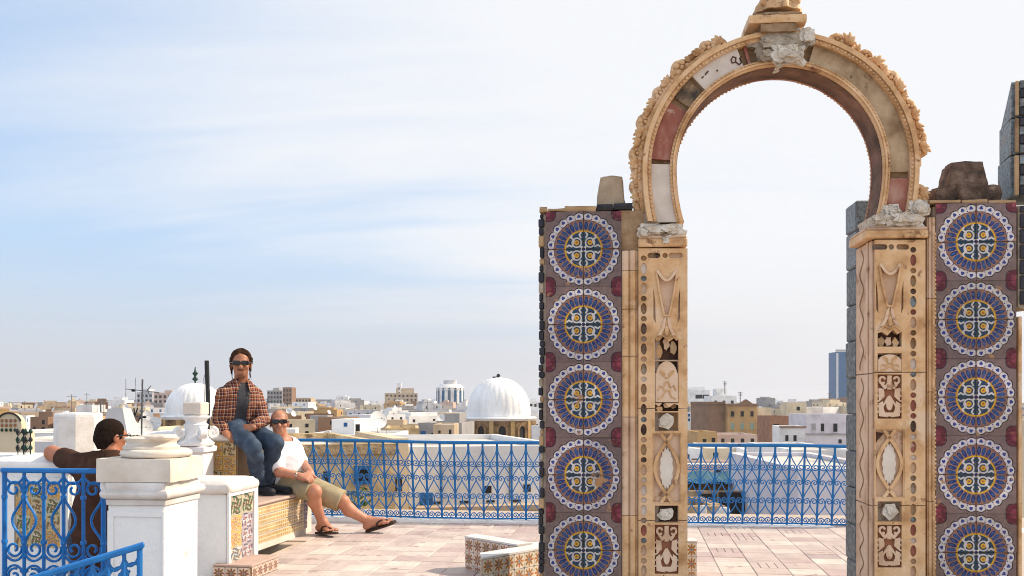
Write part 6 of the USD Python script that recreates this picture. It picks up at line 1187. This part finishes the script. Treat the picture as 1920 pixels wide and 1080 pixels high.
for (x, y, r, D, yaw, tl, lab) in ((708, 788, 17, 30, 35, 20, 'large white satellite dish above the middle of the far railing'), (724, 774, 8, 33, -30, 25, 'smaller white satellite dish behind the large one'), (268, 803, 17, 14, 40, 15, 'white satellite dish at the aerial mast, seen edge on'), (292, 795, 13, 14.6, -10, 20, 'round white satellite dish facing the viewer, left of the left dome'), (276, 782, 11, 17, 20, 25, 'tilted satellite dish behind the aerial mast')):
    o = P(x, y, D); r = r / FPX * D; t_ = thing('satellite_dish', lab, 'satellite dish', (o[0], o[1], o[2] - 1.2)); dish(t_, r, 1.2, tl, yaw=yaw)
o = P(263, 812, 13.5); zt = P(267, 711, 13.5)[2] - o[2]
t_ = thing('aerial_mast', 'thin dark television aerial mast with cross booms, above the dark haired man', 'aerial', o - [0, 0, 1.0]); part(t_, 'mast', G().tube([(0, 0, 0), (.03, 0, zt + 1.0)], .012, 6), 'iron_grey', 60)
zb = P(0, 732, 13.5)[2] - o[2] + 1.0; px_ = 13.5 / FPX; g = G().tube([(-28 * px_, 0, zb + .02), (14 * px_, 0, zb - .01), (36 * px_, 0, zb - .03)], .006, 5); part(t_, 'boom', g, 'iron_grey')
for x, h2 in ((-27, 22), (-9, 24)): part(t_, 'element', G().tube([(x * px_, 0, zb + h2 * px_), (x * px_, 0, zb - h2 * px_ * .8)], .0035, 4), 'iron_grey')
part(t_, 'element', G().tube([(20 * px_, 0, zb + 9 * px_), (13 * px_, 0, zb), (19 * px_, 0, zb - 12 * px_)], .007, 5), 'iron_grey'); part(t_, 'clamp', G().ball((-13 * px_, 0, zb), (.03, .02, .02), 1), 'iron_black')
zb2 = P(0, 782, 13.5)[2] - o[2] + 1.0; part(t_, 'boom', G().tube([(-24 * px_, 0, zb2 + .02), (10 * px_, 0, zb2)], .008, 5), 'iron_grey'); part(t_, 'clamp', G().ball((8 * px_, 0, zb2), (.028, .02, .02), 1), 'iron_black')
def aerial(x, y, D, h, lab, n=3):
    o = P(x, y, D); t_ = thing('aerial_mast', lab, 'aerial', o - [0, 0, .5]); r = max(.01, D * .00045); part(t_, 'mast', G().tube([(0, 0, 0), (0, 0, h + .5)], r, 5), 'iron_grey')
    for k in range(n): part(t_, 'element', G().tube([(-h * .2 * (1 - .2 * k), 0, h * (.95 - .14 * k) + .5), (h * .2, .1, h * (.95 - .14 * k) + .5)], r * .7, 4), 'iron_grey')
aerial(423, 812, 16, .45, 'short aerial between the plaid man and the bald man'); aerial(189, 788, 13, .28, 'dark stub pole left of the grey awning', 0); aerial(1359, 735, 300, 3.2, 'aerial on the white stepped block'); aerial(1388, 757, 200, 2.4, 'aerial at the cornice of the brown villa'); aerial(1556, 762, 300, 4, 'far mast left of the blue tower')
for k in range(3):
    o = P(240 + k * 9, 812 - k * 3, 13.2 + .3 * k); g = G()
    for q in range(3): g.tube([(0, 0, .1 * q), (.08 * math.cos(q * 2 + k), 0, .14 + .11 * q), (-.05 + .05 * q, 0, .30 + .05 * k)], .010, 5)
    single('bent_bracket', g.xf(t=o - np.array([0, 0, .1])), 'iron_black', 'tangle of dark bent iron brackets beside the dishes', 'bracket', group='dark iron scraps by the dishes')
# --- the many houses of the old town
pal_ = ['wall_white'] * 6 + ['wall_grey_white'] * 4 + ['wall_cream'] * 3 + ['wall_beige'] * 3 + ['wall_pink'] * 2 + ['wall_grey'] * 3 + ['wall_ochre'] * 2 + ['wall_brown'] * 3
cw = dict(wall_white='white', wall_grey_white='dull white', wall_cream='cream', wall_beige='beige', wall_pink='pinkish', wall_grey='grey', wall_ochre='ochre', wall_brown='brown')
def zone(x): return 'left of the plaid man' if x < 400 else 'between plaid man and hotel' if x < 720 else 'between hotel and gate' if x < 1010 else 'behind left pillar' if x < 1285 else 'seen through the arch' if x < 1590 else 'beyond the right pillar'
NW = ['blank', 'one window', 'two windows', 'three windows', 'four windows', 'five windows', 'six windows', 'seven windows', 'eight windows', 'many windows', 'many windows', 'many windows']
for D in (52, 64, 80, 100, 130, 170, 225, 300, 400, 560, 760):
    x = -70 + er.uniform(0, 60)
    while x < 1960:
        wpx = er.uniform(34, 104) * (60 / D) ** .45; w = wpx * D / FPX; x1 = x + wpx
        base = 54 * (48 / D) ** .82; yt = 752 + base - er.gauss(0, 1) * 8 * (60 / D) ** .35 - er.choice((0, 0, 0, 6)) * (60 / D) ** .2
        if D > 300 and er.random() < .16: yt -= er.uniform(2, 7)
        yt = max(yt, 752 - 9)
        mid = (x + x1) / 2
        hide = (D < 72 and (300 < x1 and x < 440)) or (D < 80 and (830 < x1 and x < 1040)) or (D < 56 and 600 < x1 and x < 870) or (1285 < x1 and x < 1600 and (D < 112 or (D < 200 and yt < 795) or (yt < 760 and D < 300))) or 1060 < x and x1 < 1240 or x > 1640 and x1 < 1895 or D < 66 and x < 200
        if not hide:
            m = er.choice(pal_); far = 'near' if D < 100 else 'middle' if D < 215 else 'far' if D < 400 else 'farthest'; nm = 'town_house' if D < 215 else 'distant_house'
            wins = []; par_ = min(.6, er.uniform(2, 5) * D / FPX)
            if wpx > 13:
                nc = max(1, min(5, int(wpx / er.uniform(11, 22)))); wins = [q for q in grid(nc, er.choice((1, 2, 2)), er.uniform(4, 9) * D / FPX * (60 / D) ** .4, 14 * D / FPX * (60 / D) ** .4, er.uniform(4, 7) * D / FPX * (60 / D) ** .4, er.uniform(5.5, 9) * D / FPX * (60 / D) ** .4) if er.random() < .72]
            hut = (er.uniform(.05, .4), er.uniform(.5, .95), par_ + er.uniform(5, 12) * D / FPX * (60 / D) ** .4) if er.random() < .5 else None
            lab = f"{'narrow' if wpx * (D / 60) ** .45 < 55 else 'broad' if wpx * (D / 60) ** .45 > 82 else 'plain'} {cw[m]} house, {NW[min(len(wins), 9)]}{', roof hut' if hut else ''}, {far} row {zone(mid)}"
            t_ = house(nm, lab, 'house', x, x1, yt, D + er.uniform(-.04, .04) * D, max(2.5, w * er.uniform(.6, 1.2)), m, rot=er.uniform(-22, 46), wins=wins, side=wins[:2], wm=er.choice(['dark_opening', 'dark_opening', 'dark_opening', 'dark_opening', 'blue_shutter', 'grey_glass']), par=par_, hut=hut, group=f'{far} houses {zone(mid)}')
            if D < 260 and er.random() < .45:
                q = P(er.uniform(x + wpx * .2, x1 - wpx * .2), yt - .5 / D * FPX, D + 2)
                if er.random() < .6:
                    t_ = thing('satellite_dish', f'small white dish on an old town roof, {far} row {zone(mid)}', 'satellite dish', q - [0, 0, .6], group=f'rooftop dishes, {far} row {zone(mid)}'); dish(t_, er.uniform(5, 9) * D / FPX * (60 / D) ** .6, .7, 25, yaw=er.uniform(-60, 60))
                else:
                    t_ = thing('aerial_mast', f'thin roof aerial, {far} row {zone(mid)}', 'aerial', q - [0, 0, .6], group=f'roof aerials, {far} row {zone(mid)}'); part(t_, 'mast', G().tube([(0, 0, 0), (0, 0, 1.7)], .018 + D * .0001, 4), 'iron_grey'); part(t_, 'element', G().tube([(-.4, 0, 1.5), (.4, .1, 1.5)], .014 + D * .0001, 4), 'iron_grey')
        x = x1 + er.uniform(-.25, .35) * wpx
# ------------------------------------------------------------------ the hazy air
usdkit.material(stage, '/World/Looks/haze_air', {'v': ('principled_volume', {'color': (.90, .91, .95), 'density': HAZE, 'anisotropy': .35})}, [], volume='v.volume')
hz = G().box(-5200, 5200, -700, 6200, GZ - 1, 60); v, f = hz.tri(); p = part(None, 'haze', (v, f), None, kind='stuff')
UsdShade.MaterialBindingAPI.Apply(stage.GetPrimAtPath(p)).Bind(UsdShade.Material.Get(stage, '/World/Looks/haze_air'))
